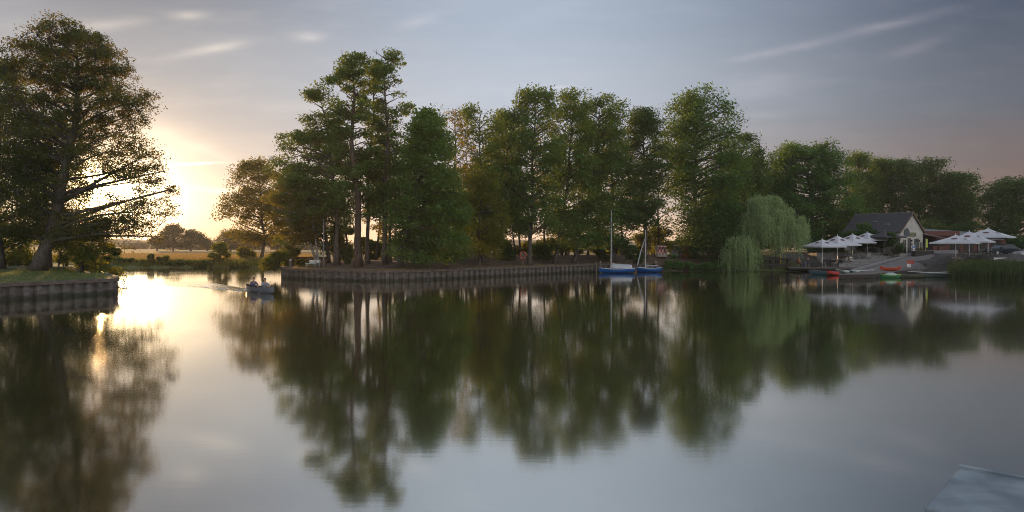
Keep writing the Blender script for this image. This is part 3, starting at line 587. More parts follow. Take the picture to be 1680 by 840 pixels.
# ---- willow
def willow(label, d, px, top, sil, n_str, base, tr=.3, group=None):
    TN[0] += 1; rng = np.random.default_rng(900+TN[0]); bx = X(px, d); bz = g1(bx, d)-.1; root = thing('willow_tree', label, 'willow', (bx, d, bz), 0, group)
    H = Z(top, d)-bz; m = MB(); m.tube([(0,0,0),(.15,.1,H*.3),(-.1,.2,H*.6),(.1,0,H*.86)], [tr*1.3, tr, tr*.6, .06], 8)
    sz = np.array([Z(s[0], d)-bz for s in sil]); sl = np.array([X(s[1], d)-bx for s in sil]); sr = np.array([X(s[2], d)-bx for s in sil]); q = []
    hubs = []
    for k in range(46):
        t = rng.uniform(0, 1)**1.3; z = np.interp(t, [0, 1], [sz[0]*.985, sz[-2]*.5+sz[1]*.5]); l, r = np.interp(z, sz[::-1], sl[::-1]), np.interp(z, sz[::-1], sr[::-1])
        c, h = (l+r)/2, (r-l)/2; a = rng.uniform(0, 6.283); f = rng.uniform(.55, .97); e = np.array([c+h*f*math.cos(a), min(h, 5)*f*math.sin(a), z]); hubs.append(e)
        s0 = np.array([0, 0, H*(.25+.55*rng.uniform())]); mid = (s0+e)/2+np.array([0, 0, .6]); m.tube([s0, mid, e], [.09, .05, .02], 4, cap=False)
    hubs = np.array(hubs)
    for k in range(n_str):
        h = hubs[rng.integers(len(hubs))]+rng.normal(0, 1, 3)*np.array([.42, .42, .22])
        L_ = min(h[2]-base+rng.uniform(-.1, .7), rng.uniform(1.3, 4.2)); n = int(L_/.13); out = np.array([h[0]*.045, h[1]*.045])
        tt = np.linspace(0, 1, n); zz = h[2]+.25*np.sin(tt*2.2)-tt*L_; xx = h[0]+out[0]*np.sqrt(tt)*2+.08*np.sin(tt*5+k); yy = h[1]+out[1]*np.sqrt(tt)*2+.08*np.cos(tt*4+k)
        q.append(np.stack([xx, yy, zz], 1))
    p = np.concatenate(q); n = len(p); p = p+rng.normal(0, .05, p.shape); az = rng.uniform(0, 6.283, n)
    a = np.stack([.25*np.cos(az), .25*np.sin(az), -np.ones(n)], 1)*(.2*rng.uniform(.7, 1.3, n))[:, None]; b = np.stack([-np.sin(az), np.cos(az), 0*az], 1)*.05
    m.build('trunk', bark, root, smooth=True); quads('crown', np.stack([p, p+a*.5+b, p+a, p+a*.5-b], 1), LEAF['willow'], root)
willow('weeping willow with pale green hanging strands beside the white parasols', 101, 1275, 322, [(322,1236,1268),(332,1226,1290),(350,1218,1308),(375,1212,1322),(395,1205,1335),(415,1200,1342),(434,1200,1340)], 3800, .6)
willow('small weeping willow drooping to the water at the foot of the large one', 99, 1212, 388, [(388,1200,1222),(396,1190,1235),(410,1182,1242),(425,1178,1244),(438,1176,1244)], 1100, .15, .14)
# trees behind the boathouse
FG = 'dark trees behind the willow'
for lab, px, top, hw in (('dark tree filling the wood behind the crown of the large willow', 1236, 262, 40), ('dark tree low behind the right side of the willow', 1278, 288, 42), ('dark tree between the broad tall tree and the willow', 1190, 300, 38)):
    tree('dark_tree', lab, 126, [(px, 412), (px, 350), (px+2, top+5)], [(top, px-10, px+10), (top+18, px-hw*.75, px+hw*.7), (top+60, px-hw, px+hw), (380, px-hw, px+hw), (402, px-hw*.8, px+hw*.8)], 'dark', 12000, .32, 40, .3, 1.3, .7, .2, group=FG, fill=1.5)
tree('maple_tree', 'dense dark green maple rounded behind the willow', 119, [(1330,412),(1330,380),(1328,300),(1325,250)], [(240,1290,1350),(252,1268,1372),(275,1256,1385),(305,1252,1396),(340,1262,1408),(370,1280,1412),(392,1290,1400)], 'maple', 30000, .28, 80, .42, 1.2, .65, .15, depth=5.5)
KG = 'trees behind the boathouse'
for lab, d, tk, sil, key, n in (
  ('tall narrow tree right of the dense maple, warm at its tip', 150, [(1406,410),(1408,330),(1410,258)], [(252,1400,1418),(270,1390,1428),(300,1384,1434),(340,1382,1436),(375,1384,1436)], 'alder', 12000),
  ('tree with a pointed top above the boathouse ridge', 152, [(1447,410),(1446,330),(1446,262)], [(256,1438,1454),(272,1430,1462),(300,1424,1472),(340,1422,1474),(375,1424,1474)], 'alder', 12000),
  ('widest feathery tree behind the boathouse', 148, [(1505,410),(1506,330),(1505,270)], [(264,1478,1526),(278,1466,1546),(305,1462,1560),(340,1464,1562),(375,1466,1560)], 'dark', 18000),
  ('tree with a notched outline right of the feathery tree', 145, [(1566,410),(1568,350),(1572,292)], [(285,1556,1588),(298,1546,1600),(318,1542,1604),(345,1540,1600),(378,1540,1602)], 'dark', 12000),
  ('separate rounded tree with a rim of evening light at the right edge', 128, [(1662,408),(1662,370),(1660,305)], [(296,1648,1684),(310,1630,1705),(335,1622,1725),(360,1616,1740),(385,1620,1740)], 'dark', 15000)):
    tree('background_tree', lab, d, tk, sil, key, n, .33, 50, .36, 1.35, .6, .3, group=KG)
bush('shrub', 'light green bush leaning against the boathouse roof', 1418, 107, 366, 16, 'maple', 2600, .2)
for px, d, top, half, lab in ((1398,106.5,380,15,'added dark shrub darkening the view behind the third white parasol'), (1428,106.8,378,16,'added dark shrub to darken the boathouse side behind the fourth parasol'), (1449,106.2,385,13,'added dark low shrub to darken the boathouse side behind the dark parasol')):
    bush('shrub', lab, px, d, top, half, 'dark', 3200, .2, 'shrubs added to darken the boathouse side', depth=.8)  # shrubs added so the bright side wall reads dark under the eaves
bush('climbing_plant', 'dark climbing plant on the boathouse corner', 1468, 102.4, 376, 12, 'dark', 3200, .17, cat='plant', depth=.6)
for i, px in enumerate((1380,1425,1470,1530,1572)):
    bush('background_shrub', 'dark hedge shrub closing the view behind the boathouse', px, 135, 366+4*(i % 3), 30, 'dark', 3600, .34, 'hedge shrubs behind the boathouse', depth=3)

for px, d, top, half in ((1338,113,388,22),(1362,114,386,22),(1392,115,384,22),(1612,121,391,24),(1646,122,388,24),(1686,120,390,26)):
    bush('background_shrub', 'dark hedge shrub low between the terrace and the trees behind it', px, d, top, half, 'dark', 3600, .28, 'hedge shrubs behind the terrace', depth=1.6)
# ---- grass, reeds, lily pads
def blades(name, pts, hgt, wid, key, label, seed=1, cat='grass'):
    rng = np.random.default_rng(seed); n = len(pts); z = gh(pts[:, 0], pts[:, 1]) if pts.shape[1] == 2 else pts[:, 2]
    b = np.stack([pts[:, 0], pts[:, 1], z-.03], 1); az = rng.uniform(0, 6.283, n); h = hgt*rng.uniform(.5, 1.2, n); s = np.stack([np.cos(az), np.sin(az), 0*az], 1)*wid/2
    ln = rng.normal(0, .22, (n, 3))*h[:, None]; ln[:, 2] = h
    q = np.stack([b-s, b+s, b+ln+s*.15, b+ln-s*.15], 1); return tag(quads(name, q, LEAF[key]), label, cat, kind='stuff')
rg = np.random.default_rng(21)
p = np.stack([rg.uniform(-46,-28.9,26000), rg.uniform(40,75,26000)], 1); dd, _ = shore_dist(p[:,0], p[:,1]); ok = (dd > .5) & (p[:,0] < np.interp(p[:,1], SP[:10,1], SP[:10,0])-.5)
ok &= ~((p[:,1] > 58) & (p[:,0] > -30-(p[:,1]-58)*.9)); blades('lawn_grass', p[ok], .11, .05, 'lawn', 'short green lawn grass on the near left quay')
p = np.stack([rg.uniform(-100,-20,60000), rg.uniform(115,190,60000)], 1); ok = p[:,0] < -.28*p[:,1]+2; blades('meadow_grass', p[ok], .75, .10, 'hay', 'tall dry golden meadow grass beyond the far bank', 2)
p = np.stack([rg.uniform(-64,-30,16000), rg.uniform(108,121,16000)], 1); dd, _ = shore_dist(p[:,0], p[:,1]); zz = gh(p[:,0], p[:,1]); ok = (zz > .05) & (dd < 5) & (p[:,1] > 112+.0*p[:,0]); blades('bank_grass', p[ok], .6, .09, 'bush', 'green grass along the far bank waterline', 3)
i0 = 20; line = np.array(spline([(a, b) for a, b, c in SHORE[i0:33]], 40)); tg_ = np.gradient(line, axis=0); tg_ /= np.linalg.norm(tg_, axis=1)[:, None]; nr_ = np.stack([-tg_[:,1], tg_[:,0]], 1)
k = rg.integers(0, len(line), 9000); off = .45+np.abs(rg.normal(0, .45, 9000)); p = line[k]+nr_[k]*off[:, None]+rg.normal(0, .08, (9000, 2)); keep = (np.sin(k*.05)+rg.normal(0, .7, 9000)) > -.3
blades('edge_grass', p[keep], .16, .05, 'hay', 'sparse dry grass behind the capping of the long quay wall', 4)
def reeds():
    rng = np.random.default_rng(31); n = 15000; x = rng.uniform(46, 66, n); y = rng.uniform(67, 92, n); z = gh(x, y); ins = np.ones(n, bool)
    pxs = 840+x/y*F; ins &= (pxs > 1562+rng.normal(0, 5, n)) & (pxs < 1720); dd, _ = shore_dist(x, y); ins &= (dd < 7)
    bx = np.interp(y, [68,72,76,84,91.5], [51,46.8,46.5,49,51]); ins &= x > bx-1.0
    x, y, z = x[ins], y[ins], np.maximum(z[ins], -.1); h = 1.9*rng.uniform(.6, 1.15, len(x)); top = np.minimum(z+h, np.maximum(.9, 3.5-(428-402+rng.normal(0,3,len(x)))/F*y)); h = np.maximum(.5, top-z)
    n = len(x); az = rng.uniform(0, 6.283, n); s = np.stack([np.cos(az), np.sin(az), 0*az], 1)*.03; b = np.stack([x, y, z-.1], 1); ln = rng.normal(0, .10, (n, 3))*h[:, None]; ln[:, 2] = h*.62
    l2 = ln*1.0+rng.normal(0, .14, (n, 3))*h[:, None]; l2[:, 2] = h
    q = np.concatenate([np.stack([b-s, b+s, b+ln+s*.8, b+ln-s*.8], 1), np.stack([b+ln-s*.8, b+ln+s*.8, b+l2+s*.1, b+l2-s*.1], 1)]); quads_o = quads('reeds', q, LEAF['reed']); tag(quads_o, 'dense bed of dark green reeds at the right water edge', 'reeds', kind='stuff')
reeds()
def pads():
    rng = np.random.default_rng(41); m = MB()
    for k in range(900):
        t = rng.uniform(0, 1); x = 19.5+t*18; y = np.interp(x, [19,26,33,38], [96.6,99,97.4,96.4])-abs(rng.normal(0, .7)); r = rng.uniform(.09, .2); a0 = rng.uniform(0, 6.28)
        vs = [(x, y, .012)]+[(x+r*math.cos(a0+i*.63), y+r*math.sin(a0+i*.63), .012+rng.uniform(0, .012)) for i in range(10)]; m.add(vs, [(0, i, i+1) for i in range(1, 10)])
    tag(m.build('lily_pads', lily), 'band of floating lily pads along the bank under the willow', 'water plants', kind='stuff')
pads()
# ---------------------------------------------------------------- people
def person(name, label, loc, rz, pose, shirt, trousers, hair=hairm, group=None):
    """pose 'paddle' (sitting in a canoe, arms forward) or 'sit' (on a chair); faces +Y, origin under the seat at seat height."""
    root = thing(name, label, 'person', loc, rz, group)
    J = {}; E = []
    def j(n, p, r, reg, par=None):
        J[n] = (Vector(p), r, reg)
        if par: E.append((par, n))
    lean = .12 if pose == 'paddle' else -.06
    j('pel', (0,0,.10), .145, 't'); j('bel', (0,lean*.35,.26), .135, 's', 'pel'); j('che', (0,lean*.8,.44), .155, 's', 'bel'); j('nek', (0,lean*1.1,.60), .06, 'k', 'che')
    j('jaw', (0,lean*1.1+.03,.70), .082, 'k', 'nek'); j('hea', (0,lean*1.1+.015,.80), .095, 'k', 'jaw'); j('cro', (0,lean*1.1,.87), .07, 'k', 'hea')
    for s, n in ((-1,'l'),(1,'r')):
        j('sh'+n, (.185*s,lean,.54), .072, 's', 'che')
        if pose == 'paddle': el, wr, ha = (.27*s,.16+lean,.36), (.20*s,.40+lean,.36+.10*s), (.19*s,.48+lean,.36+.12*s)
        else: el, wr, ha = (.24*s,.04,.30), (.15*s,.27,.19), (.13*s,.34,.175)
        j('el'+n, el, .046, 's', 'sh'+n); j('wr'+n, wr, .031, 'k', 'el'+n); j('ha'+n, ha, .036, 'k', 'wr'+n)
        j('hip'+n, (.10*s,.05,.08), .105, 't', 'pel')
        if pose == 'paddle': kn, an, to = (.16*s,.46,.22), (.13*s,.84,.02), (.13*s,.88,.14)
        else: kn, an, to = (.13*s,.46,.09), (.13*s,.44,-.36), (.14*s,.60,-.41)
        j('kn'+n, kn, .07, 't', 'hip'+n); j('an'+n, an, .045, 't', 'kn'+n); j('to'+n, to, .04, 'o', 'an'+n)
    names = list(J); me = bpy.data.meshes.new('person_body'); me.from_pydata([J[n][0] for n in names], [(names.index(a), names.index(b)) for a, b in E], [])
    o = bpy.data.objects.new('tmp', me); COL.objects.link(o); sk = o.modifiers.new('s', 'SKIN'); sk.use_smooth_shade = True; o.modifiers.new('u', 'SUBSURF').levels = 2
    for i, n in enumerate(names): me.skin_vertices[0].data[i].radius = (J[n][1],)*2
    me.skin_vertices[0].data[0].use_root = True
    dg = bpy.context.evaluated_depsgraph_get(); m2 = bpy.data.meshes.new_from_object(o.evaluated_get(dg)); bpy.data.objects.remove(o)
    bm = bmesh.new(); bm.from_mesh(m2)
    def ball(c, r, sc_=(1,1,1)): bmesh.ops.create_uvsphere(bm, u_segments=8, v_segments=6, radius=r, matrix=Matrix.Translation(c) @ Matrix.Diagonal((*sc_, 1)))
    h = J['hea'][0]; ball(h+Vector((0,.10,-.02)), .018, (.8,1.2,1.5)); ball(h+Vector((0,.085,-.085)), .022, (1.4,.5,.4))
    for s in (-1, 1): ball(h+Vector((.035*s,.082,.01)), .013); ball(h+Vector((.095*s,0,-.01)), .025, (.5,1,1.4))
    for n, s in (('l',-1),('r',1)):                      # four curled fingers and a thumb on each hand
        w0, h0 = J['wr'+n][0], J['ha'+n][0]; f = (h0-w0).normalized(); side = f.cross(Vector((0,0,1))).normalized()
        up = side.cross(f)
        chains = [(side*(k-1.5)*.02, f*(.052-.006*abs(k-1.2)), f*.028-up*.03) for k in range(4)]+[(side*-.035*s, f*.02-side*.03*s, f*.03)]
        for off, a, b in chains:
            mb = MB(); p0 = h0+off+f*.015; mb.tube([p0, p0+a, p0+a+b], [.010,.0095,.007], 6)
            vs = [bm.verts.new(v) for v in mb.v]; [bm.faces.new([vs[i] for i in fc]) for fc in mb.f]
    bm.normal_update(); bm.to_mesh(m2); bm.free(); m2.name = 'body'
    for m in (shirt, trousers, skin, black): m2.materials.append(m)
    ix = {'s': 0, 't': 1, 'k': 2, 'o': 3}; smp = []
    for a, b in E:
        for k in range(5): smp.append((J[a][0].lerp(J[b][0], k/4), J[b][2] if k > 1 else J[a][2]))
    for p in m2.polygons: p.material_index = ix[min(smp, key=lambda q: (q[0]-p.center).length_squared)[1]]; p.use_smooth = True
    link(m2, 'body', root)
    hm = MB(); vs = []; fs = []
    for i in range(6):
        la = i/5*1.75
        for k in range(12): an = k*math.pi/6; r_ = .108*math.sin(la) if i else 0.002; vs.append((h.x+r_*math.cos(an), h.y-.012+r_*math.sin(an)*1.05, h.z+.015+.112*math.cos(la)-(.0 if math.sin(an) < .4 else -.03*(i/5))))
    for i in range(5):
        for k in range(12): fs.append((i*12+k, i*12+(k+1) % 12, (i+1)*12+(k+1) % 12, (i+1)*12+k))
    hm.add(vs, fs); hm.build('hair', hair, root, smooth=True); return root

# ---------------------------------------------------------------- boats
def hull_pts(L, B, D, t, bow, stern, rock=.06, sheer=.12, rows=6, inset=0, keel=0):
    """one cross-section of a hull at t (0 stern .. 1 bow)"""
    b = B/2*(1-max(0, (t-.45)/.55)**2.2*(1-bow))*(1-max(0, (.45-t)/.45)**2*(1-stern)); b = max(b-inset, .004)
    top = D+sheer*(2*t-1)**2; bot = -.10+rock*(2*t-1)**4*4+inset+keel; pts = []
    for k in range(rows):
        s = k/(rows-1); a = s*math.pi/2; pts.append((b*math.sin(a)**.8, bot+(top-bot)*(1-math.cos(a))**.9 if k < rows-1 else top))
    y = (t-.5)*(L-2*inset); return [(x, y, z) for x, z in pts[::-1]]+[(-x, y, z) for x, z in pts[1:]]
def hull(m, L, B, D, bow=.02, stern=.5, mi=0, rim=None, deck=None, inset=.04, **k):
    n = 15; r = len(hull_pts(L, B, D, 0, bow, stern, **k)); vs = []; fs = []
    for i in range(n): vs += hull_pts(L, B, D, i/(n-1), bow, stern, **k)
    for i in range(n-1): fs += [(i*r+j, (i+1)*r+j, (i+1)*r+j+1, i*r+j+1) for j in range(r-1)]
    fs += [tuple(range(r)), tuple((n-1)*r+j for j in range(r))[::-1]]; m.add(vs, fs, mi)
    if deck is not None: m.add(vs, [(i*r, i*r+r-1, (i+1)*r+r-1, (i+1)*r) for i in range(n-1)], deck)
    return vs, r, n
def open_boat(name, label, cat, loc, rz, L, B, D, hm, inm, rimm, bow=.02, stern=.02, thwarts=2, group=None, **k):
    root = thing(name, label, cat, loc, rz, group); m = MB(); vs, r, n = hull(m, L, B, D, bow, stern, **k); m.build('hull', hm, root, smooth=True)
    v2 = []; i2 = MB(); fs = []
    for i in range(n): v2 += hull_pts(L, B, D, i/(n-1), bow, stern, inset=.03, **k)
    for i in range(n-1): fs += [(i*r+j, i*r+j+1, (i+1)*r+j+1, (i+1)*r+j) for j in range(r-1)]
    i2.add(v2, fs); i2.build('lining', inm, root, smooth=True)
    g = MB(); rim = [vs[i*r] for i in range(n)]; rim2 = [vs[i*r+r-1] for i in range(n)]; up = Vector((0,0,.012)); g.tube([Vector(p)+up for p in rim], .026, 5); g.tube([Vector(p)+up for p in rim2], .026, 5); g.build('gunwale', rimm, root)
    for q in range(thwarts):
        y = (-.28+.56*q/max(1, thwarts-1))*L if thwarts > 1 else 0; t = .5+y/L; b = hull_pts(L, B, D, t, bow, stern, **k)[1][0]*.94
        s = MB(); s.box(-b, b, y-.12, y+.12, D*.62, D*.62+.03); s.build('thwart', rimm, root)
    return root
# two people paddling a canoe towards the open water
cx, cy = -18.75, 54.3
rz_c = -math.atan2(.66, -.75)
open_boat('canoe', 'brown open canoe with two paddlers leaving a bright wake in the channel', 'canoe', (cx, cy, .0), rz_c, 5.2, .95, .36, mat('blue_grey_canoe', (.16,.19,.23), .4), woodd, wood, sheer=.14)
fwd = Vector((.66, -.75, 0)).normalized()
pa = Vector((cx, cy, .16))-fwd*1.25; pb = Vector((cx, cy, .16))+fwd*.85
person('person', 'person in dark blue top sitting in the stern of the canoe with a paddle', pa, rz_c, 'paddle', blue2, black)
person('person', 'person in pale blue top sitting in the front of the canoe nearer the viewer', pb, rz_c, 'paddle', mat('pale_blue_shirt', (.22,.32,.42), .8), blue2)
for who, sgn, lab in ((pa, -1, 'paddle held by the canoeist in the stern'), (pb, 1, 'paddle held by the canoeist in the front')):
    t = thing('paddle', lab, 'paddle', who, rz_c); m = MB(); a = Vector((-.19*sgn-.06*sgn,.60,.66)); b = Vector((.62*sgn,.62,-.16)); m.tube([a, b], .016, 6); m.build('shaft', wood, t)
    m = MB(); dr = (b-a).normalized(); m.bar(b, b+dr*.42, .03, .17); m.build('blade', wood, t); m = MB(); m.tube([a-Vector((0,.06,0)), a+Vector((0,.06,0))], .02, 6); m.build('grip', wood, t)
def wake():
    n, k = 240, 36; vs = []; rng = np.random.default_rng(9); o = Vector((cx, cy, 0))-fwd*2.2; sd = Vector((fwd.y, -fwd.x, 0))
    for i in range(n):
        s = i/(n-1)*17
        for j in range(k):
            w_ = (j/(k-1)-.5)*(1.0+s*.30); arm = abs(w_)-(.22+s*.11); z = .055*math.exp(-(arm/.3)**2)*math.exp(-s/9)*math.sin(s*8.3+w_*5)+.035*math.sin(s*7.1+2.3*math.sin(w_*3.1))*math.exp(-(w_/(.5+s*.06))**2)*math.exp(-s/9)
            edge = min(1, (k/2-abs(j-(k-1)/2)-.5)/3)*min(1, i/8, (n-1-i)/30)
            p = o-fwd*s+sd*w_; vs.append((p.x, p.y, .006+max(-.004, z*edge)))
    m = MB(); m.add(vs, [(i*k+j, i*k+j+1, (i+1)*k+j+1, (i+1)*k+j) for i in range(n-1) for j in range(k-1)]); ob = m.build('wake', wakem, smooth=True); tag(ob, kind='structure')
wake()
# two blue sailing dinghies at the quay
def dinghy(label, d, px, L, rz, mast_px, mast_top, cover, bow_left=True):
    c = P(px, 402, d); root = thing('sailing_boat', label, 'sailing boat', (c.x, c.y, .04), rz)
    m = MB(); vs, r, n = hull(m, L, 1.65, .46, .03, .72, deck=1, sheer=.12); m.build('hull', [blue, white], root, smooth=False)
    g = MB()
    for q in (0, r-1): g.tube([Vector(vs[i*r+q])+Vector((0,0,.01)) for i in range(n)], .028, 5)
    g.build('rub_rail', white, root)
    my = L*.16; H = Z(mast_top, d)-.04; lean = (mast_px)/F*d
    m = MB(); m.tube([(0,my,.42),(lean*.5,my,H*.5),(lean,my,H)], [.055,.05,.032], 8); m.build('mast', alu, root)
    st = MB(); top = Vector((lean*.85,my,H*.86))
    for p in ((.74,my-.25,.5),(-.74,my-.25,.5),(0,L*.48,.6)): st.tube([p, top], .007, 4)
    st.build('stay', grey, root)
    m = MB(); m.box(-.02,.02,-L*.5-.22,-L*.5-.02,-.2,.5); m.build('rudder', woodb, root)
    if cover:
        b = MB(); b.tube([(0,my,1.12),(0,-L*.40,.98)], .04, 6); b.build('boom', alu, root)
        t = MB(); k = 9; vs2 = []
        for i in range(k):
            y = my+.05-(my+.05+L*.42)*i/(k-1); hz_ = 1.16-.18*i/(k-1)-.05*math.sin(i*1.9)**2; b_ = hull_pts(L, 1.65, .46, .5+y/L, .03, .72)[0][0]*1.02
            vs2 += [(-b_, y, .55+.02*math.sin(i*2)), (-b_*.55, y, .55+(hz_-.55)*.52-.03*math.sin(i*3)), (0, y, hz_), (b_*.55, y, .55+(hz_-.55)*.52-.03*math.cos(i*3)), (b_, y, .55)]
        t.add(vs2, [(i*5+j, i*5+j+1, (i+1)*5+j+1, (i+1)*5+j) for i in range(k-1) for j in range(4)]); o = t.build('boat_cover', canvas, root, smooth=True); o.modifiers.new('t', 'SOLIDIFY').thickness = .02
    else:
        j_ = MB(); a = Vector((0,L*.49,.62)); tp = Vector((lean*.75,my+.05,H*.80)); j_.tube([a, a.lerp(tp,.12), a.lerp(tp,.5)+Vector((0,.06,0)), a.lerp(tp,.9), tp], [.03,.07,.085,.05,.02], 8); j_.build('furled_jib', canvas, root, smooth=True)
        b = MB(); b.tube([(0,my,.75),(0,-L*.36,.8)], .06, 6); b.build('boom', canvas, root)
        c_ = MB(); c_.box(-.55,.55,-L*.33,-L*.02,.49,.53); c_.box(-.62,.62,-L*.46,-L*.35,.5,.66); c_.build('cockpit', wood, root)
        e = MB(); e.box(-.12,.12,-L*.5-.25,-L*.5,.25,.75); e.box(-.05,.05,-L*.5-.2,-L*.5-.08,-.3,.25); bevel(e.build('outboard_motor', black, root), .05)
    return root
dinghy('blue sailing boat under a white boat cover, the one with the taller mast', 91.5, 1012, 4.5, R(78), -.0+4, 345, True)
dinghy('smaller blue sailing boat with a white furled sail leaning beside its mast', 94.5, 1065, 3.2, R(74), 3, 377, False)
for i, (px, d) in enumerate(((978,94.3),(985,94.8),(1076,95.8))):
    x = X(px, d); t = thing('mooring_post', ('pale mooring post at the quay left of the sailing boats','second pale mooring post next to the blue boat bow','mooring post behind the stern of the smaller sailing boat')[i], 'mooring post', (x, d, -.5)); m = MB(); m.tube([(0,0,0),(0,0,1.75)], .09, 8); m.build('post', wood, t); m = MB(); m.tube([(0,0,1.75),(0,0,1.86)], [.11,.06], 8); m.build('cap', white if i else grey, t)
# boats and floats at the landing
teal1 = open_boat('rowing_boat', 'teal open rowing boat lying behind the floating jetty', 'rowing boat', (37.2, 85.6, 0), R(70), 4.6, 1.3, .42, teal, teal, wood, stern=.6, thwarts=3)
open_boat('rowing_boat', 'second teal boat farther along, lying between jetty and bank', 'rowing boat', (41.4, 88.2, 0), R(78), 4.4, 1.2, .40, teal, grey, white, stern=.6, thwarts=2)
for px, d, y, lab in ((1388,83.5,450,'pale round fender lying in the teal rowing boat'), (1405,84.5,448,'second pale fender farther back in the teal rowing boat')):
    t = thing('fender', lab, 'fender', (X(px, d), d, .38)); m = MB(); m.tube([(-.38,0,.05),(-.32,0,.06),(0,0,.08),(.32,0,.06),(.38,0,.05)], [.03,.14,.18,.14,.03], 10); m.build('body', mat('pale_green_white', (.5,.56,.5), .5), t, smooth=True); m = MB(); m.tube([(.38,0,.05),(.46,.03,.03)], .02, 5); m.build('eyelet', grey, t)
c = P(1367, 402, 84); t = thing('float', 'red cylindrical float at the end of the teal boats', 'float', (c.x, c.y, .22), R(-6)); m = MB(); m.tube([(-.68,0,.08),(-.62,0,.08),(.58,0,0),(.66,0,0)], [.12,.26,.25,.14], 12); m.build('body', red, t, smooth=True); m = MB(); m.tube([(.66,0,0),(.9,0,.05)], .02, 5); m.build('rope', white, t)
c = P(1461, 402, 77.5); g = open_boat('dinghy', 'small bright green boat with a pale tarpaulin heap at the jetty', 'dinghy', (c.x, c.y, .0), R(84), 2.1, .95, .30, green_b, green_b, lime, stern=.4, thwarts=1)
m = MB(); vs = []; n_ = 11
rr = np.random.default_rng(2)
for i in range(n_):
    for k in range(9): a = math.pi*k/8; y = (i/(n_-1)-.5)*1.25; hgt = (.22+.14*math.sin(i*1.3+.5)**2)*math.sin(math.pi*i/(n_-1))**.5; vs.append((.36*math.cos(a), y, .30+hgt*math.sin(a)+rr.normal(0,.012)))
m.add(vs, [(i*9+k, i*9+k+1, (i+1)*9+k+1, (i+1)*9+k) for i in range(n_-1) for k in range(8)]); o = m.build('tarpaulin', mat('pale_tarpaulin', (.42,.55,.48), .5), smooth=True); o.location = (c.x, c.y, .0); o.rotation_euler = (0,0,R(84)); tag(o, 'crumpled pale tarpaulin covering the small green boat', 'tarpaulin')
c = P(1492, 402, 78); open_boat('canoe', 'olive flat boat with a wooden foredeck moored right of the small green boat', 'boat', (c.x, c.y, 0), R(83), 2.9, 1.0, .30, olive, woodd, wood, stern=.7, thwarts=2, bow=.4)
c = P(1556, 402, 79); open_boat('canoe', 'long dark green canoe moored in front of the reeds', 'canoe', (c.x, c.y, 0), R(86), 6.6, .95, .42, green_d, woodd, grey, thwarts=4)
c = P(1528, 402, 81.5); open_boat('canoe', 'dark canoe with a pale gunwale behind the long green canoe', 'canoe', (c.x, c.y, 0), R(80), 5.0, .9, .44, black, woodd, white, thwarts=3)
c = P(1461, 402, 85); k = open_boat('kayak', 'red orange open kayak with a pale inside lying on the landing', 'kayak', (c.x, c.y, .60), R(82), 2.3, .75, .22, redorange, mat('pale_kayak_seat', (.55,.50,.30), .5), redorange, thwarts=1, sheer=.2)
# floating jetty and landing deck
def deck(name, label, pts, top, thick, legs=()):
    x0, y0 = pts[0]; root = thing(name, label, 'jetty', (x0, y0, 0)); m = MB(); q = [(x-x0, y-y0) for x, y in pts]; n = len(q)
    m.add([(x, y, top-thick) for x, y in q]+[(x, y, top-.06) for x, y in q], [tuple(range(n))[::-1], tuple(range(n, 2*n))]+[(i, (i+1) % n, n+(i+1) % n, n+i) for i in range(n)]); m.build('frame', woodd, root)
    a, b, c_, d_ = [Vector((x, y, 0)) for x, y in (q[0], q[1], q[2], q[3])]; L_ = (b-a).length; k = max(4, int(L_/.16)); pl = MB()
    for i in range(k):
        u0, u1 = i/k, (i+.93)/k; p0, p1 = a.lerp(b, u0), a.lerp(b, u1); r0, r1 = d_.lerp(c_, u0), d_.lerp(c_, u1); z0, z1 = top-.055, top+random.Random(i).uniform(-.004, .006)
        pl.add([(*p0.xy, z0),(*p1.xy, z0),(*r1.xy, z0),(*r0.xy, z0),(*p0.xy, z1),(*p1.xy, z1),(*r1.xy, z1),(*r0.xy, z1)], [(0,3,2,1),(4,5,6,7),(0,1,5,4),(1,2,6,5),(2,3,7,6),(3,0,4,7)])
    pl.build('planking', wood, root)
    for (x, y) in legs: l = MB(); l.tube([(x-x0, y-y0, -2),(x-x0, y-y0, top+.0)], .09, 8); l.build('pile', woodd, root)
    return root
deck('floating_jetty', 'grey planked floating jetty reaching out from the slipway between the boats', [(33.6,75.2),(37.7,76.5),(49.4,90.6),(46.4,92.0)], .48, .46, ((33.9,75.5),(37.4,76.8),(43,84)))
deck('landing_deck', 'low wooden landing deck on the bank beside the willow', [(36.6,96.6),(46.4,94.4),(47.5,98.4),(37.4,100.4)], .50, .22, ((37,97),(41.5,96.2),(45.8,95)))
# slipway: paved ramp with edge strips
def ramp_pt(px, py):            # on the sloping ramp plane from (y 92, z .28) to (y 107, z 2.45)
    k = (2.45-.28)/(107-92); t = (py-HZ)/F; d = (CH-.28+k*92)/(t+k); return Vector((X(px, d), d, CH-t*d))
def ramp(name, corners, m_, lift, kind=True):
    q = [ramp_pt(*c_)+Vector((0,0,lift)) for c_ in corners]; n = len(q); mb = MB(); mb.add([tuple(p) for p in q]+[(p.x, p.y, p.z-1.0) for p in q], [tuple(range(n)), tuple(range(n, 2*n))[::-1]]+[(i, (i+1) % n, n+(i+1) % n, n+i) for i in range(n)]); o = mb.build(name, m_); return tag(o, kind='structure')
ramp('slipway', [(1398,446),(1480,444),(1562,441),(1572,412.5),(1522,412.5),(1500,416)], asph, .20)
ramp('slipway_rail', [(1417,444),(1420,444),(1521,414.6),(1519.5,414.6)], black, .206)
ramp('slipway_rail', [(1498,441),(1501,441),(1556,425.5),(1554,425.5)], black, .206)
ramp('slipway_kerb', [(1394,446),(1403,446),(1512,415),(1507,415)], conc, .26)
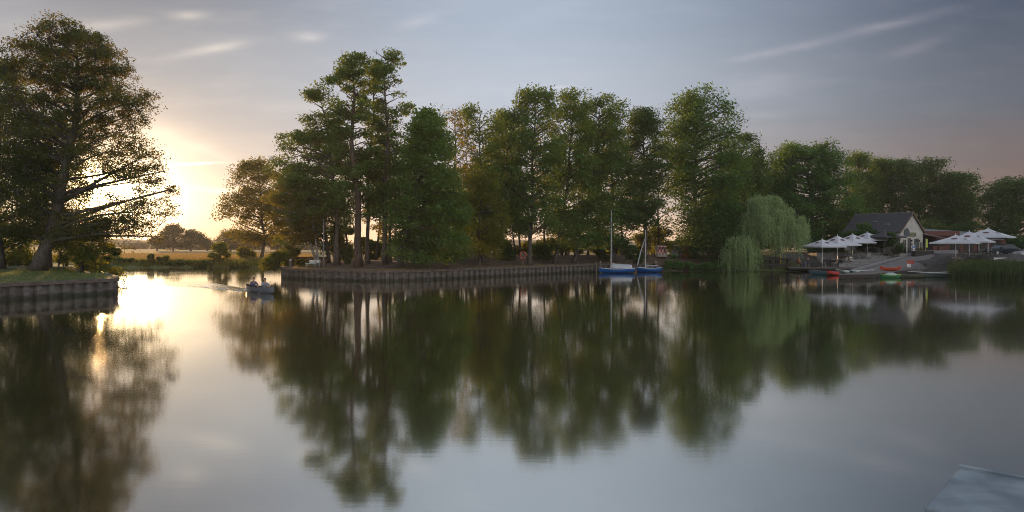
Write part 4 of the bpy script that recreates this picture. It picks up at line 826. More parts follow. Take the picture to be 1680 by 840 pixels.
# terrace steps left of the slipway
t = thing('terrace_steps', 'grey concrete terrace steps climbing beside the slipway to the parasols', 'steps', (44, 96, 0)); 
for i, (l, r, d, z) in enumerate(((1376,1446,99.2,.95),(1384,1462,101.2,1.45),(1392,1478,103.2,1.95),(1340,1492,105.4,2.35))):
    m = MB(); x0, x1 = X(l, d)-44, X(r, d)-44; m.box(x0, x1, d-96, d-96+(2.3 if i < 3 else 4.5), z-2.0, z); o = bevel(m.build('step', conc, t), .03); m = MB(); m.box(x0-.02, x1+.02, d-96-.04, d-96+.16, z+.003, z+.045); m.build('nosing', mat('pale_step_edge', (.42,.40,.37), .8), o)
# ---------------------------------------------------------------- boathouse
def boathouse():
    u = Vector((.84,.54,0)); ang = math.atan2(.54,.84); A = Vector((55.2,104.0,0)); zb = 2.3
    root = thing('boathouse', 'cream gabled boathouse with a slate roof and a dark round sign', 'building', (A.x, A.y, zb), ang)
    W, Lh, he, ha = 6.0, 8.6, 3.15, 5.75; m = MB()
    m.prism([(0,-1.4),(W,-1.4),(W,he),(W/2,ha),(0,he)], 0, Lh); m.build('wall', wall_w, root)
    r = MB(); th = .16; ov = .28
    for s in (1, -1):
        e0 = (W/2-s*(W/2+ov), he-(ha-he)/(W/2)*ov+.02); a0 = (W/2, ha+.02)
        vs = [(e0[0], -.2, e0[1]),(a0[0], -.2, a0[1]),(a0[0], Lh+.2, a0[1]),(e0[0], Lh+.2, e0[1])]; vs += [(x, y, z+th) for x, y, z in vs]
        r.add(vs, [(0,3,2,1),(4,5,6,7),(0,1,5,4),(1,2,6,5),(2,3,7,6),(3,0,4,7)])
    ro = r.build('roof', roof, root)
    v = MB(); v.box(W/2-.09,W/2+.09,-.22,Lh+.22,ha+.12,ha+.24); v.build('ridge_cap', roof2, ro)
    for (x, y) in ((1.0,2.4),(1.5,4.6)):
        q = MB(); z = he+(ha-he)*x/(W/2)+.2; q.box(x-.2,x+.2,y-.25,y+.25,z-.05,z+.10); q.build('roof_vent', grey, ro)
    bg_ = MB()
    for a, b in (((-ov,he-.25),(W/2,ha)),((W+ov,he-.25),(W/2,ha))): bg_.bar((a[0],-.23,a[1]+.08),(b[0],-.23,b[1]+.08),.05,.2)
    bg_.build('bargeboard', woodb, ro)
    def door(x0, x1, z1, nm='door'):
        f = MB()
        for bx in ((x0-.08,x0,0,z1+.08),(x1,x1+.08,0,z1+.08),(x0,x1,z1,z1+.08)): f.box(bx[0],bx[1],-.05,.05,bx[2],bx[3])
        d_ = MB(); d_.box(x0,x1,-.02,.02,.02,z1); o = d_.build(nm, glass if nm == 'window' else mat('dark_teal_door', (.04,.06,.07), .5), root); f.build('frame', woodb, o)
        if nm == 'door': h = MB(); h.tube([(x1-.12,-.08,1.0),(x1-.12,-.03,1.0),(x1-.22,-.08,1.02)], .018, 5); h.build('handle', alu, o)
        return o
    door(2.0,2.65,2.1); door(3.75,4.75,2.05); door(.85,1.35,1.9,'window')
    s_ = MB(); s_.disc((1.55,-.10,3.0),.62,(0,1,0),.06,24); s_.build('round_sign', mat('dark_blue_sign', (.03,.045,.06), .5), root)
    s2 = MB(); s2.tube([(1.55+.62*math.cos(a_*math.pi/12),-.13,3.0+.62*math.sin(a_*math.pi/12)) for a_ in range(25)], .025, 5); s2.build('sign_rim', grey, root)
    b2 = MB(); b2.box(2.15,4.0,-.08,-.01,2.45,3.0); bo = b2.build('name_board', mat('dark_green_board', (.05,.06,.035), .6), root)
    b3 = MB()
    for z, xa, xb in ((2.86,2.3,3.85),(2.72,2.5,3.6),(2.57,2.35,3.8)):
        x = xa
        while x < xb: wd = .06+.05*((x*17) % 1); b3.box(x,x+wd,-.094,-.081,z-.035,z+.035); x += wd+.05
    b3.build('lettering', mat('faded_gold_lettering', (.42,.36,.16), .6), bo)
    v = MB(); v.box(2.8,3.2,-.03,.0,4.2,4.75); v.build('gable_vent', mat('vent_cream', (.5,.46,.4), .8), root)  # vent slightly darker than the cream wall
    w_ = MB(); w_.disc((.5,-.05,1.35),.24,(0,1,0),.05,14); w_.disc((2.95,-.05,1.3),.16,(0,1,0),.05,14); w_.build('wall_sign', mat('dark_emblem', (.06,.06,.065), .6), root)
    bx = MB(); bx.box(5.15,5.75,-.12,-.0,.4,1.6); bx.build('notice_board', mat('grey_brown_panel', (.2,.18,.15), .7), root)
    for x in (2.9, 4.3, 4.9): l = MB(); l.box(x-.06,x+.06,-.14,-.01,1.7,1.95); l.build('wall_lamp', black, root)
    return root, u, A, zb, ang
bh, U, A, zb, ang = boathouse()
# flowers and things in front of the boathouse
nrm = Vector((U.y, -U.x, 0))
def front(s, off, z=2.33): p = A+U*s+nrm*off; return (p.x, p.y, z)
for s, off, lab in ((2.35,.75,'tub of red flowers left of the boathouse double door'), (3.9,.8,'tub of red flowers right of the boathouse door')):
    t = thing('flower_tub', lab, 'planter', front(s, off), ang); m = MB(); m.tube([(0,0,0),(0,0,.38)], [.26,.34], 12); m.build('tub', woodd, t); rng = np.random.default_rng(int(s*9)); 
    pp = rng.normal(0, 1, (260,3))*np.array([.24,.24,.13])+np.array([0,0,.55]); quads('foliage', leafquads(rng, pp, .13), LEAF['dark'], t); rm = bpy.data.materials.get('red_petals') or mat('red_petals', (.45,.03,.03), .6); quads('flowers', leafquads(rng, rng.normal(0, 1, (140,3))*np.array([.25,.25,.12])+np.array([0,0,.62]), .09), rm, t)
t = thing('notice_stand', 'white and blue notice stand by the boathouse window', 'sign', front(1.75,1.0), ang); m = MB(); m.box(-.3,.3,-.03,.03,.1,1.15); m.build('panel', white, t); m = MB(); m.box(-.26,.26,-.036,-.031,.75,1.1); m.box(-.2,.2,-.036,-.031,.5,.6); m.build('print', blue, t); m = MB(); m.bar((-.25,.3,0),(-.25,.02,1.1),.04,.04); m.bar((.25,.3,0),(.25,.02,1.1),.04,.04); m.build('leg', grey, t)
t = thing('planter_wall', 'low dark planter wall in front of the boathouse', 'planter', front(-.6,2.2,1.9), ang); m = MB(); m.box(0,4.8,-.3,.3,0,.75); bevel(m.build('box', woodd, t), .03); m = MB(); m.box(-.04,4.84,-.34,.34,.752,.80); m.build('cap', wood, t)
# long low shed right of the boathouse
def shed():
    root = thing('shed', 'long low brick shed with a grey sheet roof right of the boathouse', 'building', (61.5, 111, 2.3), R(8)); m = MB(); m.box(0,15,0,6,0,2.55); m.build('wall', brick, root)
    r = MB(); vs = [(-.6,-.7,2.55),(15.8,-.7,2.2),(15.8,6.4,3.0),(-.6,6.4,4.1)]; vs = [(-.6,-.7,2.75),(15.8,-.7,2.2),(15.8,6.4,3.1),(-.6,6.4,4.1)]; vs += [(x, y, z+.14) for x, y, z in vs]; r.add(vs, [(0,3,2,1),(4,5,6,7),(0,1,5,4),(1,2,6,5),(2,3,7,6),(3,0,4,7)]); r.build('roof', roof2, root)
    g = MB(); g.add([(-.5,.05,2.5),(8,.05,2.5),(8,6,3.5),(-.5,6,3.9)], [(0,1,2,3)]); 
    for i in range(5):
        d_ = MB(); x = 3.2+i*2.3; d_.box(x,x+1.7,-.06,-.02,.05,2.0); o = d_.build('gate', woodd, root); h = MB(); h.box(x+1.4,x+1.5,-.10,-.061,.95,1.1); h.build('handle', grey, o)
    f = MB(); f.box(-.6,6.5,-.76,-.71,2.6,3.3); f.build('fascia', mat('brick_red_fascia', (.15,.055,.04), .8), root); return root
shed()
t = thing('lean_to', 'open lean-to with a sloping grey roof between boathouse and shed', 'shelter', (60.6, 107.6, 2.3), R(10)); r = MB(); vs = [(-.4,-.6,2.75),(4.4,-.6,1.95),(4.4,2.6,2.35),(-.4,2.6,3.5)]; vs += [(x,y,z+.1) for x,y,z in vs]; r.add(vs, [(0,3,2,1),(4,5,6,7),(0,1,5,4),(1,2,6,5),(2,3,7,6),(3,0,4,7)]); r.build('roof', roof2, t)
m = MB(); m.box(-.2,4.2,2.4,2.55,0,2.2); m.build('back_wall', woodd, t)
for x in (.2,2.1,4.1): m = MB(); m.box(x-.06,x+.06,-.45,-.33,0,2.05); m.build('post', woodd, t)
m = MB(); m.box(1.3,3.6,-.3,-.1,0,1.05); m.build('low_wall', brick, t)
c = front(6.3, .4, 2.3); t = thing('banner', 'upright lime yellow banner beside the boathouse corner', 'banner', c, ang); m = MB(); m.box(-.22,.22,-.02,.02,.85,2.1); m.build('cloth', lime, t); m = MB(); m.tube([(-.26,0,0),(-.26,0,2.2)], .025, 6); m.build('pole', alu, t)
# ---------------------------------------------------------------- parasols
def parasol(label, px, d, apex, eave, half, rz, group, dark=False, ground=None):
    c = P(px, 402, d); gz = g1(c.x, c.y) if ground is None else ground; za, ze = Z(apex, d)-gz, Z(eave, d)-gz
    root = thing('parasol', label, 'parasol', (c.x, c.y, gz), rz, group); cm = canvas_d if dark else canvas
    m = MB(); vs = [(0,0,za)]; n = 4; K = 6
    cs = [(half,half),(-half,half),(-half,-half),(half,-half)]
    for i in range(4):
        a, b = Vector(cs[i]), Vector(cs[(i+1) % 4]); rows = []
        for k in range(K+1):
            f = k/K
            for j in range(K+1):
                p = a.lerp(b, j/K)*f; sag = .05*half*math.sin(f*math.pi)+.03*half*f*math.sin(j/K*math.pi); rows.append((p.x, p.y, za+(ze-za)*f-sag+.03*half*f*math.sin(j/K*math.pi)*.6))
        m.add(rows, [(k*(K+1)+j, k*(K+1)+j+1, (k+1)*(K+1)+j+1, (k+1)*(K+1)+j) for k in range(K) for j in range(K)])
        v = MB(); 
        m.add([(a.x,a.y,ze),(b.x,b.y,ze),(b.x,b.y,ze-.16),(a.x,a.y,ze-.16)], [(0,1,2,3)])
    m.build('canopy', cm, root)
    m = MB(); m.tube([(0,0,0),(0,0,za-.05)], .05, 8); m.build('pole', alu if not dark else grey, root); m = MB(); m.tube([(0,0,za-.04),(0,0,za+.16)], [.05,.03], 8); m.build('finial', white if not dark else grey, root)
    m = MB()
    for cx_, cy_ in cs: m.bar((0,0,za-.14),(cx_*.98,cy_*.98,ze-.06),.035,.035); m.bar((0,0,za-1.1),(cx_*.5,cy_*.5,(za+ze)/2-.12),.03,.03)
    m.build('rib', alu, root); m = MB(); m.box(-.45,.45,-.45,.45,0,.09); m.build('base', conc, root)
    if not dark:                                       # a brown oval emblem printed on each panel
        for i in range(4):
            a = Vector(cs[i]).lerp(Vector(cs[(i+1) % 4]), .5); an = math.atan2(a.y, a.x); sl = (ze-za)/half; f = .42; e = MB(); vs = []
            nrm_ = Vector((math.cos(an)*-sl, math.sin(an)*-sl, 1)).normalized()
            for k in range(14):
                q = 2*math.pi*k/14; r_, s_ = half*f+.17*math.sin(q), .36*math.cos(q); x, y = r_*math.cos(an)-s_*math.sin(an), r_*math.sin(an)+s_*math.cos(an); vs.append((x, y, za+sl*r_-.05*half*math.sin(r_/half*math.pi)+.035))
            e.add(vs, [tuple(range(14))]); e.build('emblem', mat('brown_emblem', (.16,.05,.04), .7) if 'brown_emblem' not in bpy.data.materials else bpy.data.materials['brown_emblem'], root)
    return root
G1, G2 = 'white parasols between the willow and the boathouse', 'white parasols above the reeds'
parasol('white square parasol nearest the willow, partly behind its strands', 1349, 99, 392.5, 404, 2.15, R(20), G1, ground=.5)
parasol('second white parasol from the willow', 1374, 101, 386.5, 401.5, 2.15, R(22), G1, ground=1.45)
parasol('third white parasol from the willow', 1399, 103, 384, 397.5, 2.15, R(22), G1, ground=1.45)
parasol('fourth white parasol, next to the dark one', 1423, 105.5, 381, 393.5, 2.15, R(22), G1, ground=2.35)
parasol('dark grey parasol between the white parasols and the boathouse', 1451, 104.2, 379, 388.5, 2.0, R(22), None, True, ground=2.3)
parasol('lowest white parasol of the group above the reeds, reaching left to the slipway', 1568, 90, 385, 398, 2.45, R(50), G2, ground=1.95)
parasol('white parasol with a peaked top in the middle above the reeds', 1590, 92, 379.5, 396, 2.45, R(48), G2, ground=2.05)
parasol('white parasol half hidden behind the middle one above the reeds', 1606, 96, 379.5, 392, 2.3, R(45), G2, ground=2.15)
parasol('tallest white parasol of the group above the reeds', 1621, 95, 374.5, 388.5, 2.6, R(45), G2, ground=2.15)
# ---------------------------------------------------------------- tables, chairs, benches
def chair(label, px, d, rz, m_=None, group='chairs on the terrace', z=None, recline=.12):
    m_ = m_ or wicker; x = X(px, d); t = thing('chair', label, 'chair', (x, d, g1(x, d) if z is None else z), rz, group)
    m = MB(); m.box(-.24,.24,-.22,.24,.42,.46); bevel(m.build('seat', m_, t), .012); m = MB(); m.bar((0,-.22,.46),(0,-.22-recline,.92),.46,.035); m.build('backrest', m_, t)
    for sx in (-.21,.21):
        for sy in (-.19,.21): m = MB(); m.bar((sx,sy,0),(sx,sy,.42),.035,.035); m.build('leg', grey, t)
    for sx in (-.25,.25): m = MB(); m.bar((sx,-.22,.66),(sx,.2,.64),.04,.03); m.bar((sx,.18,.42),(sx,.18,.64),.03,.03); m.build('armrest', grey, t)
    return t
def table(label, px, d, w_, rz=0, z=None, m_=None, group='tables on the terrace'):
    x = X(px, d); t = thing('table', label, 'table', (x, d, g1(x, d) if z is None else z), rz, group); m = MB(); m.box(-w_/2,w_/2,-.4,.4,.71,.75); bevel(m.build('tabletop', m_ or wood, t), .01)
    for sx in (-1,1):
        for sy in (-.32,.32): m = MB(); m.bar((sx*(w_/2-.1),sy,0),(sx*(w_/2-.1),sy,.71),.05,.05); m.build('leg', grey, t)
    return t
def picnic(label, x, y, rz, group=None, m_=None, z=None):
    m_ = m_ or woodb; t = thing('picnic_table', label, 'picnic table', (x, y, g1(x, y) if z is None else z), rz, group); m = MB()
    for k in range(5): m.box(-.9,.9,-.37+k*.15,-.24+k*.15,.72,.76)
    m.build('tabletop', m_, t)
    for s in (-1,1): m = MB(); m.box(-.9,.9,s*.62-.13,s*.62+.13,.42,.46); m.build('bench_seat', m_, t)
    for sx in (-.62,.62):
        m = MB(); m.bar((sx,-.62,0),(sx,-.2,.72),.05,.09); m.bar((sx,.62,0),(sx,.2,.72),.05,.09); m.bar((sx,-.62,.39),(sx,.62,.39),.05,.08); m.build('trestle', m_, t)
    return t
for i, (px, d, rz, z, lab) in enumerate(((1352,98.6,R(-120),.5,'reclined pale chair on the deck under the willow edge'), (1368,98.9,R(100),.5,'pale deck chair with a long front strut on the deck'), (1386,100,R(30),.95,'pale chair at the first terrace table'), (1399,100.2,R(200),.95,'round backed white chair at the first terrace table'), (1408,101.6,R(-60),1.45,'chair right of the first terrace table'), (1425,101.8,R(150),1.45,'chair at the right end of the terrace table row'), (1392,104.2,R(10),1.95,'chair under the third white parasol'), (1440,106,R(60),2.35,'chair under the dark parasol'))):
    chair(lab, px, d, rz, wicker if i != 3 else white, z=z, recline=.34 if i < 2 else .12)
for px, d, w_, z, lab in ((1392,100.4,1.3,.95,'small table on the lowest terrace step'), (1416,102.3,1.8,1.45,'long table on the second terrace step'), (1400,104.4,2.2,1.95,'long table under the second and third parasols'), (1432,106.6,2.4,2.35,'long pale table under the fourth parasol'), (1463,106.2,1.2,2.35,'table with a white cloth beside the boathouse corner')):
    table(lab, px, d, w_, R(14), z, white if d > 106 else wood)
for px, d, rz, z, lab in ((1566,87.5,R(10),1.45,'picnic table at the left end of the reeds'), (1585,90.5,R(10),1.9,'picnic table under the middle parasol above the reeds'), (1610,93,R(8),2.1,'picnic table behind the reeds under the tallest parasol')):
    picnic(lab, X(px, d), d, rz, z=z, m_=wood)
t = thing('ladder_stand', 'pale A-shaped stair frame beside the dark parasol', 'stairs', (X(1465,104), 104, 1.9), R(20)); m = MB(); m.bar((-.9,0,0),(0,0,1.7),.07,.07); m.bar((0,0,1.7),(1.1,0,.5),.07,.07); m.build('frame', wood, t)
for k in range(4): m = MB(); f_ = .2+k*.2; m.bar((-.9+.9*f_,.0,1.7*f_),(-.9+.9*f_,.7,1.7*f_),.06,.04); m.build('tread', wood, t)
# seated people on the landing deck
ch1 = chair('dark low chair holding the person in dark blue on the deck', 1325, 98.3, R(60), woodb, None, .5); person('person', 'person in a dark blue top seated on the deck under the willow edge', (X(1325,98.3), 98.3, .5+.42), R(60), 'sit', mat('navy_top', (.03,.04,.09), .8), blue2, hair2)
ch2 = chair('low chair holding the person in orange at the deck end', 1311, 98.8, R(-60), woodb, None, .5); person('person', 'person in an orange top seated at the willow side of the deck', (X(1311,98.8), 98.8, .5+.42), R(-60), 'sit', orange, black, hairm)
# dark bench-like timber stand under the willow
t = thing('timber_rack', 'dark timber boat rack under the willow strands', 'rack', (X(1265,99.5), 99.5, g1(X(1265,99.5),99.5)), R(-4)); 
for x in (-2.2,0,2.2): m = MB(); m.box(x-.1,x+.1,-.5,-.35,0,1.5); m.box(x-.1,x+.1,.35,.5,0,1.5); m.box(x-.08,x+.08,-.34,.34,1.2,1.35); m.build('post', woodd, t)
for z in (.55,1.38): m = MB(); m.box(-2.5,2.5,-.62,-.51,z,z+.28); m.build('rail', woodd, t)
t = thing('marker_post', 'short yellow post on the bank right of the dark timber rack', 'post', (X(1280,101), 101, g1(X(1280,101),101)), 0); m = MB(); m.tube([(0,0,0),(0,0,1.3)], .09, 8); m.build('post', yellow, t); m = MB(); m.tube([(0,0,1.3),(0,0,1.36)], [.1,.05], 8); m.build('cap', yellow, t)
# signs on the landing
c = ramp_pt(1494,441); t = thing('sign', 'red sign with pale lines of text on the slipway', 'sign', (c.x, c.y, c.z+.1), R(-4)); m = MB(); m.box(-.42,.42,-.02,.02,.55,1.05); m.build('panel', red, t); m = MB()
for z, w_ in ((.94,.34),(.82,.28),(.7,.32)): m.box(-w_,w_,-.027,-.021,z-.02,z+.02)
m.build('lettering', mat('faded_pink_lettering', (.55,.25,.2), .7), t); m = MB(); m.bar((-.36,0,0),(-.36,0,.55),.05,.05); m.bar((.36,0,0),(.36,0,.55),.05,.05); m.build('leg', grey, t)
c = ramp_pt(1487,444); t = thing('sign', 'small white sign board on a red foot left of the red sign', 'sign', (c.x, c.y-.6, c.z+.1), R(-4)); m = MB(); m.box(-.22,.22,-.02,.02,.35,.78); m.build('panel', white, t); m = MB(); m.bar((0,0,0),(0,0,.36),.05,.05); m.build('foot', red, t)
for px, py, w_, lab in ((1534,438,3.0,'lower grey timber beam at the foot of the reeds'), (1545,434,2.6,'upper grey timber beam beside the slipway')):
    c = ramp_pt(px, py); t = thing('timber_beam', lab, 'beam', (c.x, c.y, c.z+.2), R(4)); m = MB(); m.box(-w_/2,w_/2,-.12,.12,0,.24); bevel(m.build('beam', wood, t), .02); m = MB(); m.box(-w_/2-.02,-w_/2+.06,-.13,.13,-.01,.25); m.box(w_/2-.06,w_/2+.02,-.13,.13,-.01,.25); m.build('end_band', rust, t)
x = X(1641,90); t = thing('banner', 'white printed banner hanging on the fence behind the reeds', 'banner', (x, 90, 1.0), R(-10)); m = MB(); m.box(-.7,.7,-.015,.015,.2,.95); m.build('cloth', white, t); m = MB(); m.box(.22,.5,-.02,-.016,.3,.85); m.box(-.55,.1,-.02,-.016,.62,.68); m.build('print', blue2, t); m = MB(); m.tube([(-.72,0,-.4),(-.72,0,1.05)], .03, 6); m.tube([(.72,0,-.4),(.72,0,1.05)], .03, 6); m.build('post', grey, t)
# parked cars behind the parasols
def car(label, px, d, rz, paint, ground):
    root = thing('parked_car', label, 'car', (X(px, d), d, ground), rz); m = MB()
    prof = [(-2.05,.32),(-2.08,.62),(-1.95,.86),(-1.0,.95),(-.35,1.40),(1.05,1.44),(1.75,1.02),(2.08,.92),(2.1,.5),(2.02,.3)]
    low = [(x, z if z < 1 else .98) for x, z in prof]
    m.prism([(-2.05,.32),(-2.08,.62),(-1.95,.86),(-1.0,.95),(1.75,1.0),(2.08,.92),(2.1,.5),(2.02,.3)], -.86, .86)
    b = m.build('body', paint, root); bevel(b, .08, 3)
    k = MB(); vs = []
    for y, i_ in ((-.80,0),(-.62,1),(.62,1),(.80,0)): vs += ([(-1.02,y,.94),(1.78,y,.98)] if i_ == 0 else [(-.35,y,1.40),(1.05,y,1.44)])
    k.add(vs, [(0,1,3,2),(2,3,5,4),(4,5,7,6),(0,2,4,6),(1,7,5,3)]); bevel(k.build('cabin', glass, root), .03)
    rf = MB(); rf.box(-.36,1.06,-.63,.63,1.405,1.47); bevel(rf.build('roof', paint, root), .03)
    for x in (-1.28,1.3):
        for y in (-.80,.80):
            w_ = MB(); w_.disc((x,y,.32),.32,(0,1,0),.2,18); o = w_.build('wheel', black, root); h = MB(); h.disc((x,y+(.105 if y > 0 else -.105),.32),.2,(0,1,0),.02,12); h.build('rim', alu, o)
    for y in (-.6,.6): l = MB(); l.box(-2.1,-2.0,y-.2,y+.2,.62,.76); l.build('headlight', white, root); l = MB(); l.box(2.04,2.12,y-.2,y+.2,.68,.84); l.build('tail_light', red, root)
    for y in (-.92,.92): l = MB(); l.box(-.75,-.6,y-.09,y+.09,.92,1.05); l.build('wing_mirror', paint, root)
    return root
carp = mat('dark_blue_car_paint', (.02,.03,.045), .25); car('dark parked car half hidden behind the parasols and reeds', 1643, 97, R(6), carp, 2.15)
car('pale parked car cut off by the right picture edge', 1692, 94, R(6), mat('silver_car_paint', (.55,.56,.58), .3), 1.75)
# ---------------------------------------------------------------- things on the wooded point
x, y = X(858,87.2), 87.2
t = thing('lifebuoy_stand', 'pale wooden post carrying the lifebuoy', 'post', (x, y, g1(x, y)-.05)); m = MB(); m.box(-.07,.07,-.05,.05,0,1.5); m.build('post', wood, t); m = MB(); m.box(-.3,.3,-.058,-.051,1.05,1.4); m.build('backboard', wood, t)
t = thing('lifebuoy', 'red orange lifebuoy hanging on the post under the alders', 'lifebuoy', (x, y-.13, g1(x, y)+1.17)); m = MB(); pts = [(.33*math.cos(a*math.pi/12), 0, .42*math.sin(a*math.pi/12)) for a in range(25)]; m.tube(pts, .085, 8, cap=False); m.build('ring', redorange, t, smooth=True)
for a in (45,135,225,315): m = MB(); c_, s_ = math.cos(R(a)), math.sin(R(a)); m.tube([(.33*math.cos(R(a-7)),0,.42*math.sin(R(a-7))),(.33*c_,0,.42*s_),(.33*math.cos(R(a+7)),0,.42*math.sin(R(a+7)))], .09, 8); m.build('band', white, t)
# bench with table at the quay corner, bollard topped by a painted sun glint, pole, low fence
x, y = X(513,78.2), 78.2; gz = g1(x, y)
t = thing('bench', 'white park bench facing away from the birches at the quay corner', 'bench', (x, y, gz), R(14)); m = MB()
for k in range(3): m.box(-.75,.35,-.2+k*.15,-.07+k*.15,.43,.47)
m.build('seat', white, t); m = MB()
for z in (.58,.72): m.bar((-.35,.3,z),(.8,.3,z),.03,.12)
m.build('backrest', white, t)
for sx in (-.65,.25,.72): m = MB(); m.box(sx-.03,sx+.03,-.18,-.12,0,.43); m.box(sx-.03,sx+.03,.2,.27,0,.8 if sx > -.5 else .43); m.build('leg', grey, t)
x, y = X(476.5,77.9), 77.9; t = thing('bollard', 'wooden bollard with a sun glint painted as its white cap on the quay corner', 'bollard', (x, y, 1.0)); m = MB(); m.tube([(0,0,0),(0,0,.85)], .12, 10); m.build('post', wood, t); m = MB(); m.tube([(0,0,.85),(0,0,.95),(0,0,1.0)], [.13,.13,.08], 10); m.build('cap', white, t)  # white cap stands in for the sun glint on the post top
x, y = X(531,78.4), 78.4; t = thing('flagpole', 'tall thin grey pole between the birches and the thick alder trunk', 'pole', (x, y, 1.0)); m = MB(); m.tube([(0,0,0),(0,0,5.2)], [.07,.045], 8); m.build('pole', grey, t); m = MB(); m.tube([(0,0,0),(0,0,.9)], .1, 8); m.build('sleeve', wood, t); m = MB(); m.tube([(0,0,5.2),(0,0,5.27)], [.06,.02], 8); m.build('cap', grey, t)
x, y = X(510,86), 86; t = thing('fence', 'low brown board fence behind the white bench', 'fence', (x, y, g1(x, y))); m = MB()
for z in (.15,.42,.69): m.box(-1.9,1.9,-.02,.02,z,z+.24)
m.build('board_panel', woodb, t)
for sx in (-1.8,0,1.8): m = MB(); m.box(sx-.05,sx+.05,.021,.12,0,1.0); m.build('post', woodb, t)
picnic('dark picnic table under the trees left of the chestnut', X(648,84), 84, R(8), m_=woodb)
picnic('pale topped picnic table in the sunlit gap right of the chestnut', X(726,84.5), 84.5, R(4), m_=wood)
t = thing('hut', 'small white hut glimpsed under the chestnut branches', 'hut', (X(678,92), 92, g1(X(678,92),92)), R(15)); m = MB(); m.box(-1,1,-.8,.8,0,1.35); m.build('wall', white, t); m = MB(); m.prism([(-1.2,1.355),(1.2,1.355),(0,2.0)], -.95, .95); m.build('roof', roof2, t); m = MB(); m.box(-.35,.35,-.83,-.802,.05,1.2); m.build('door', grey, t)
x, y = X(774,88), 88
t = thing('litter_bin', 'small grey litter bin beside a sunlit trunk', 'bin', (x, y, g1(x, y))); m = MB(); m.tube([(0,0,.05),(0,0,.75)], [.26,.3], 12); m.build('body', grey, t); m = MB(); m.tube([(0,0,.75),(0,0,.8)], .32, 12); m.build('rim', grey, t)
# quay ladder and thin pole beside it
lx, ly = X(706,73.9), 73.9
t = thing('quay_ladder', 'short steel ladder set into the long quay wall', 'ladder', (lx, ly-.42, 0), R(46)); m = MB()
for sx in (-.25,.25): m.tube([(sx,0,-.6),(sx,0,1.02),(sx,.3,1.12)], .03, 6)
m.build('rail', grey, t)
for z in (.05,.33,.61,.89): m = MB(); m.tube([(-.25,0,z),(.25,0,z)], .025, 6); m.build('rung', grey, t)
t = thing('stake', 'thin wooden stake standing at the top of the quay ladder', 'stake', (X(704,74.6), 74.9, 1.0)); m = MB(); m.tube([(0,0,0),(.03,0,1.5)], [.035,.03], 6); m.build('stake', woodb, t); m = MB(); m.tube([(.03,0,1.5),(.03,0,1.54)], [.04,.02], 6); m.build('cap', woodb, t)
# mooring branch on the left wall
o = MB(); o.tube([(-28.75,53.2,.42),(-28.2,53.0,.36),(-27.55,52.8,.30)], [.045,.04,.03], 6); tag(o.build('driftwood_branch', woodb), 'bare stick poking out of the water at the lawn quay corner', 'branch')
x, y = X(134,66.5), 66.5
t = thing('gate_post', 'square brown post left of the tall rounded shrub on the lawn', 'post', (x, y, g1(x, y))); m = MB(); m.box(-.13,.13,-.13,.13,0,1.75); m.build('post', woodd, t); m = MB(); m.box(-.16,.16,-.16,.16,1.752,1.82); m.build('cap', woodd, t)
x, y = X(158,60.5), 60.5
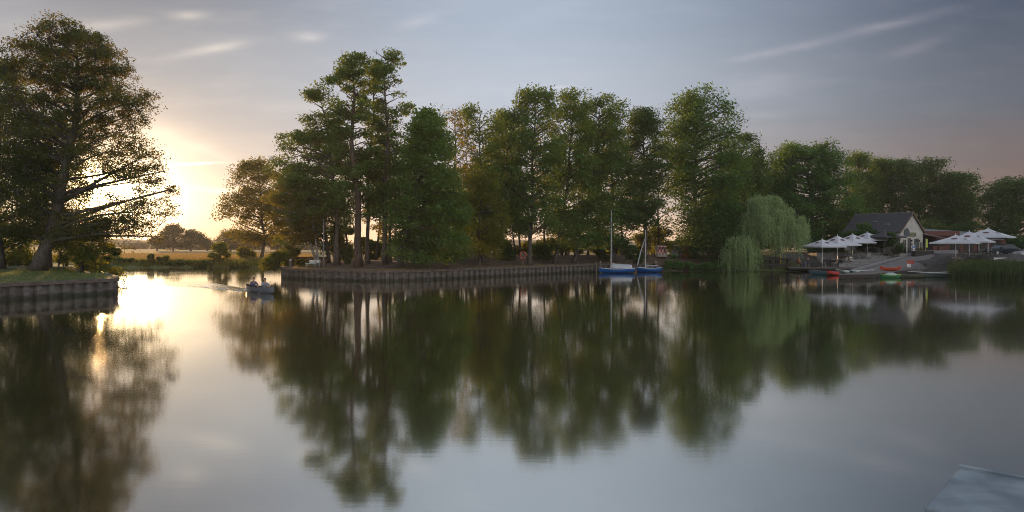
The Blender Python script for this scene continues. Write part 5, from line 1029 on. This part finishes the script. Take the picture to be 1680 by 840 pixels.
# hooded wicker beach chairs
def beach_chair(label, px, d, rz, shell, fabric, closed=False, tilt=0):
    x = X(px, d); t = thing('beach_chair', label, 'beach chair', (x, d, g1(x, d)-.02), rz); W = .68
    m = MB(); m.box(-W,W,-.55,.38,.06,.46); bevel(m.build('base', shell, t), .03)
    prof = [(.38,.46),(.60+tilt,1.15),(.52+tilt,1.55),(.2+tilt,1.72),(-.42+tilt,1.66),(-.46+tilt,1.55),(.12+tilt,1.56),(.36+tilt,1.42),(.42+tilt,1.12),(.24,.46)]
    m = MB(); n = len(prof); vs = [(-W,y,z) for y, z in prof]+[(W,y,z) for y, z in prof]; m.add(vs, [(i, (i+1) % n, n+(i+1) % n, n+i) for i in range(n)]+[tuple(range(n)), tuple(range(n, 2*n))[::-1]]); m.build('hood', shell, t)
    for s in (-1,1):
        m = MB(); p = [(.36,.46),(.52+tilt,1.15),(.44+tilt,1.5),(.2+tilt,1.66),(-.40+tilt,1.6),(-.3+tilt,1.15),(-.5,.82),(-.52,.46)]; k = len(p); xx = s*W; m.add([(xx-.03*s,y,z) for y, z in p]+[(xx+.012*s,y,z) for y, z in p], [tuple(range(k)), tuple(range(k, 2*k))[::-1]]+[(i, (i+1) % k, k+(i+1) % k, k+i) for i in range(k)]); m.build('side_panel', shell, t)
    if not closed:
        m = MB(); m.box(-W+.05,W-.05,-.5,.22,.462,.58); bevel(m.build('seat_cushion', fabric, t), .03); m = MB(); m.bar((0,.22,.58),(0,.36+tilt,1.35),2*W-.12,.08); m.build('back_cushion', fabric, t)
        m = MB(); m.add([(-W,-.44+tilt,1.66),(W,-.44+tilt,1.66),(W,-.52+tilt,1.46),(-W,-.52+tilt,1.46)], [(0,1,2,3)]); o = m.build('awning', fabric, t); o.modifiers.new('t','SOLIDIFY').thickness = .015
        for s in (-1,1): m = MB(); m.box(s*.35-.3,s*.35+.3,-.78,-.56,.12,.22); m.build('footrest', shell, t)
    return t
beach_chair('wicker beach chair with red and white checked lining facing the water', 1084.5, 104, R(8), wicker, check)
beach_chair('hooded pale wicker beach chair turned aside between the red lined and orange ones', 1111, 105.5, R(-70), wicker, check, True, .12)
beach_chair('beach chair turned away with its back glowing orange in the evening sun', 1128, 105, R(150), wicker_sunlit, orange, False, .25)
# pier at the lower right edge
def pier():
    a, b, c_ = Vector((1.73,3.07)), Vector((2.21,3.62)), Vector((2.75,3.12)); d_ = a+c_-b; ctr = (a+c_)/2; root = thing('bridge_pier', 'weathered pale zinc capped pier close to the viewer at the lower right', 'pier', (ctr.x, ctr.y, 0))
    def slab(k, z0, z1):
        q = [(p-ctr)*k for p in (a, b, c_, d_)]; return [(p.x, p.y, z0) for p in q]+[(p.x, p.y, z1) for p in q]
    F6 = [(3,2,1,0),(4,5,6,7),(0,1,5,4),(1,2,6,5),(2,3,7,6),(3,0,4,7)]
    m = MB(); m.add(slab(1, 2.22, 2.40), F6); bevel(m.build('cap', zinc, root), .012, 3); m = MB(); m.add(slab(.86, -1.5, 2.219), F6); m.build('shaft', conc, root)
    r = MB(); q = [(p-ctr)*.985 for p in (b, c_)]; r.tube([(q[0].x, q[0].y, 2.405), (q[1].x, q[1].y, 2.405)], .014, 6); r.build('upstand', zinc, root)
pier()

# ---------------------------------------------------------------- evening haze
def haze():
    m = bpy.data.materials.new('evening_haze'); m.use_nodes = True; N = m.node_tree.nodes; N.clear(); out = N.new('ShaderNodeOutputMaterial'); v = N.new('ShaderNodeVolumePrincipled')
    v.inputs['Color'].default_value = (.95, .93, .9, 1); v.inputs['Density'].default_value = HAZE; v.inputs['Anisotropy'].default_value = .35; m.node_tree.links.new(v.outputs[0], out.inputs['Volume'])
    b = MB(); b.box(-1550, 1550, -160, 1650, -4.2, 34); o = b.build('haze', m); tag(o, kind='stuff')
HAZE = .00026
if HAZE: haze()
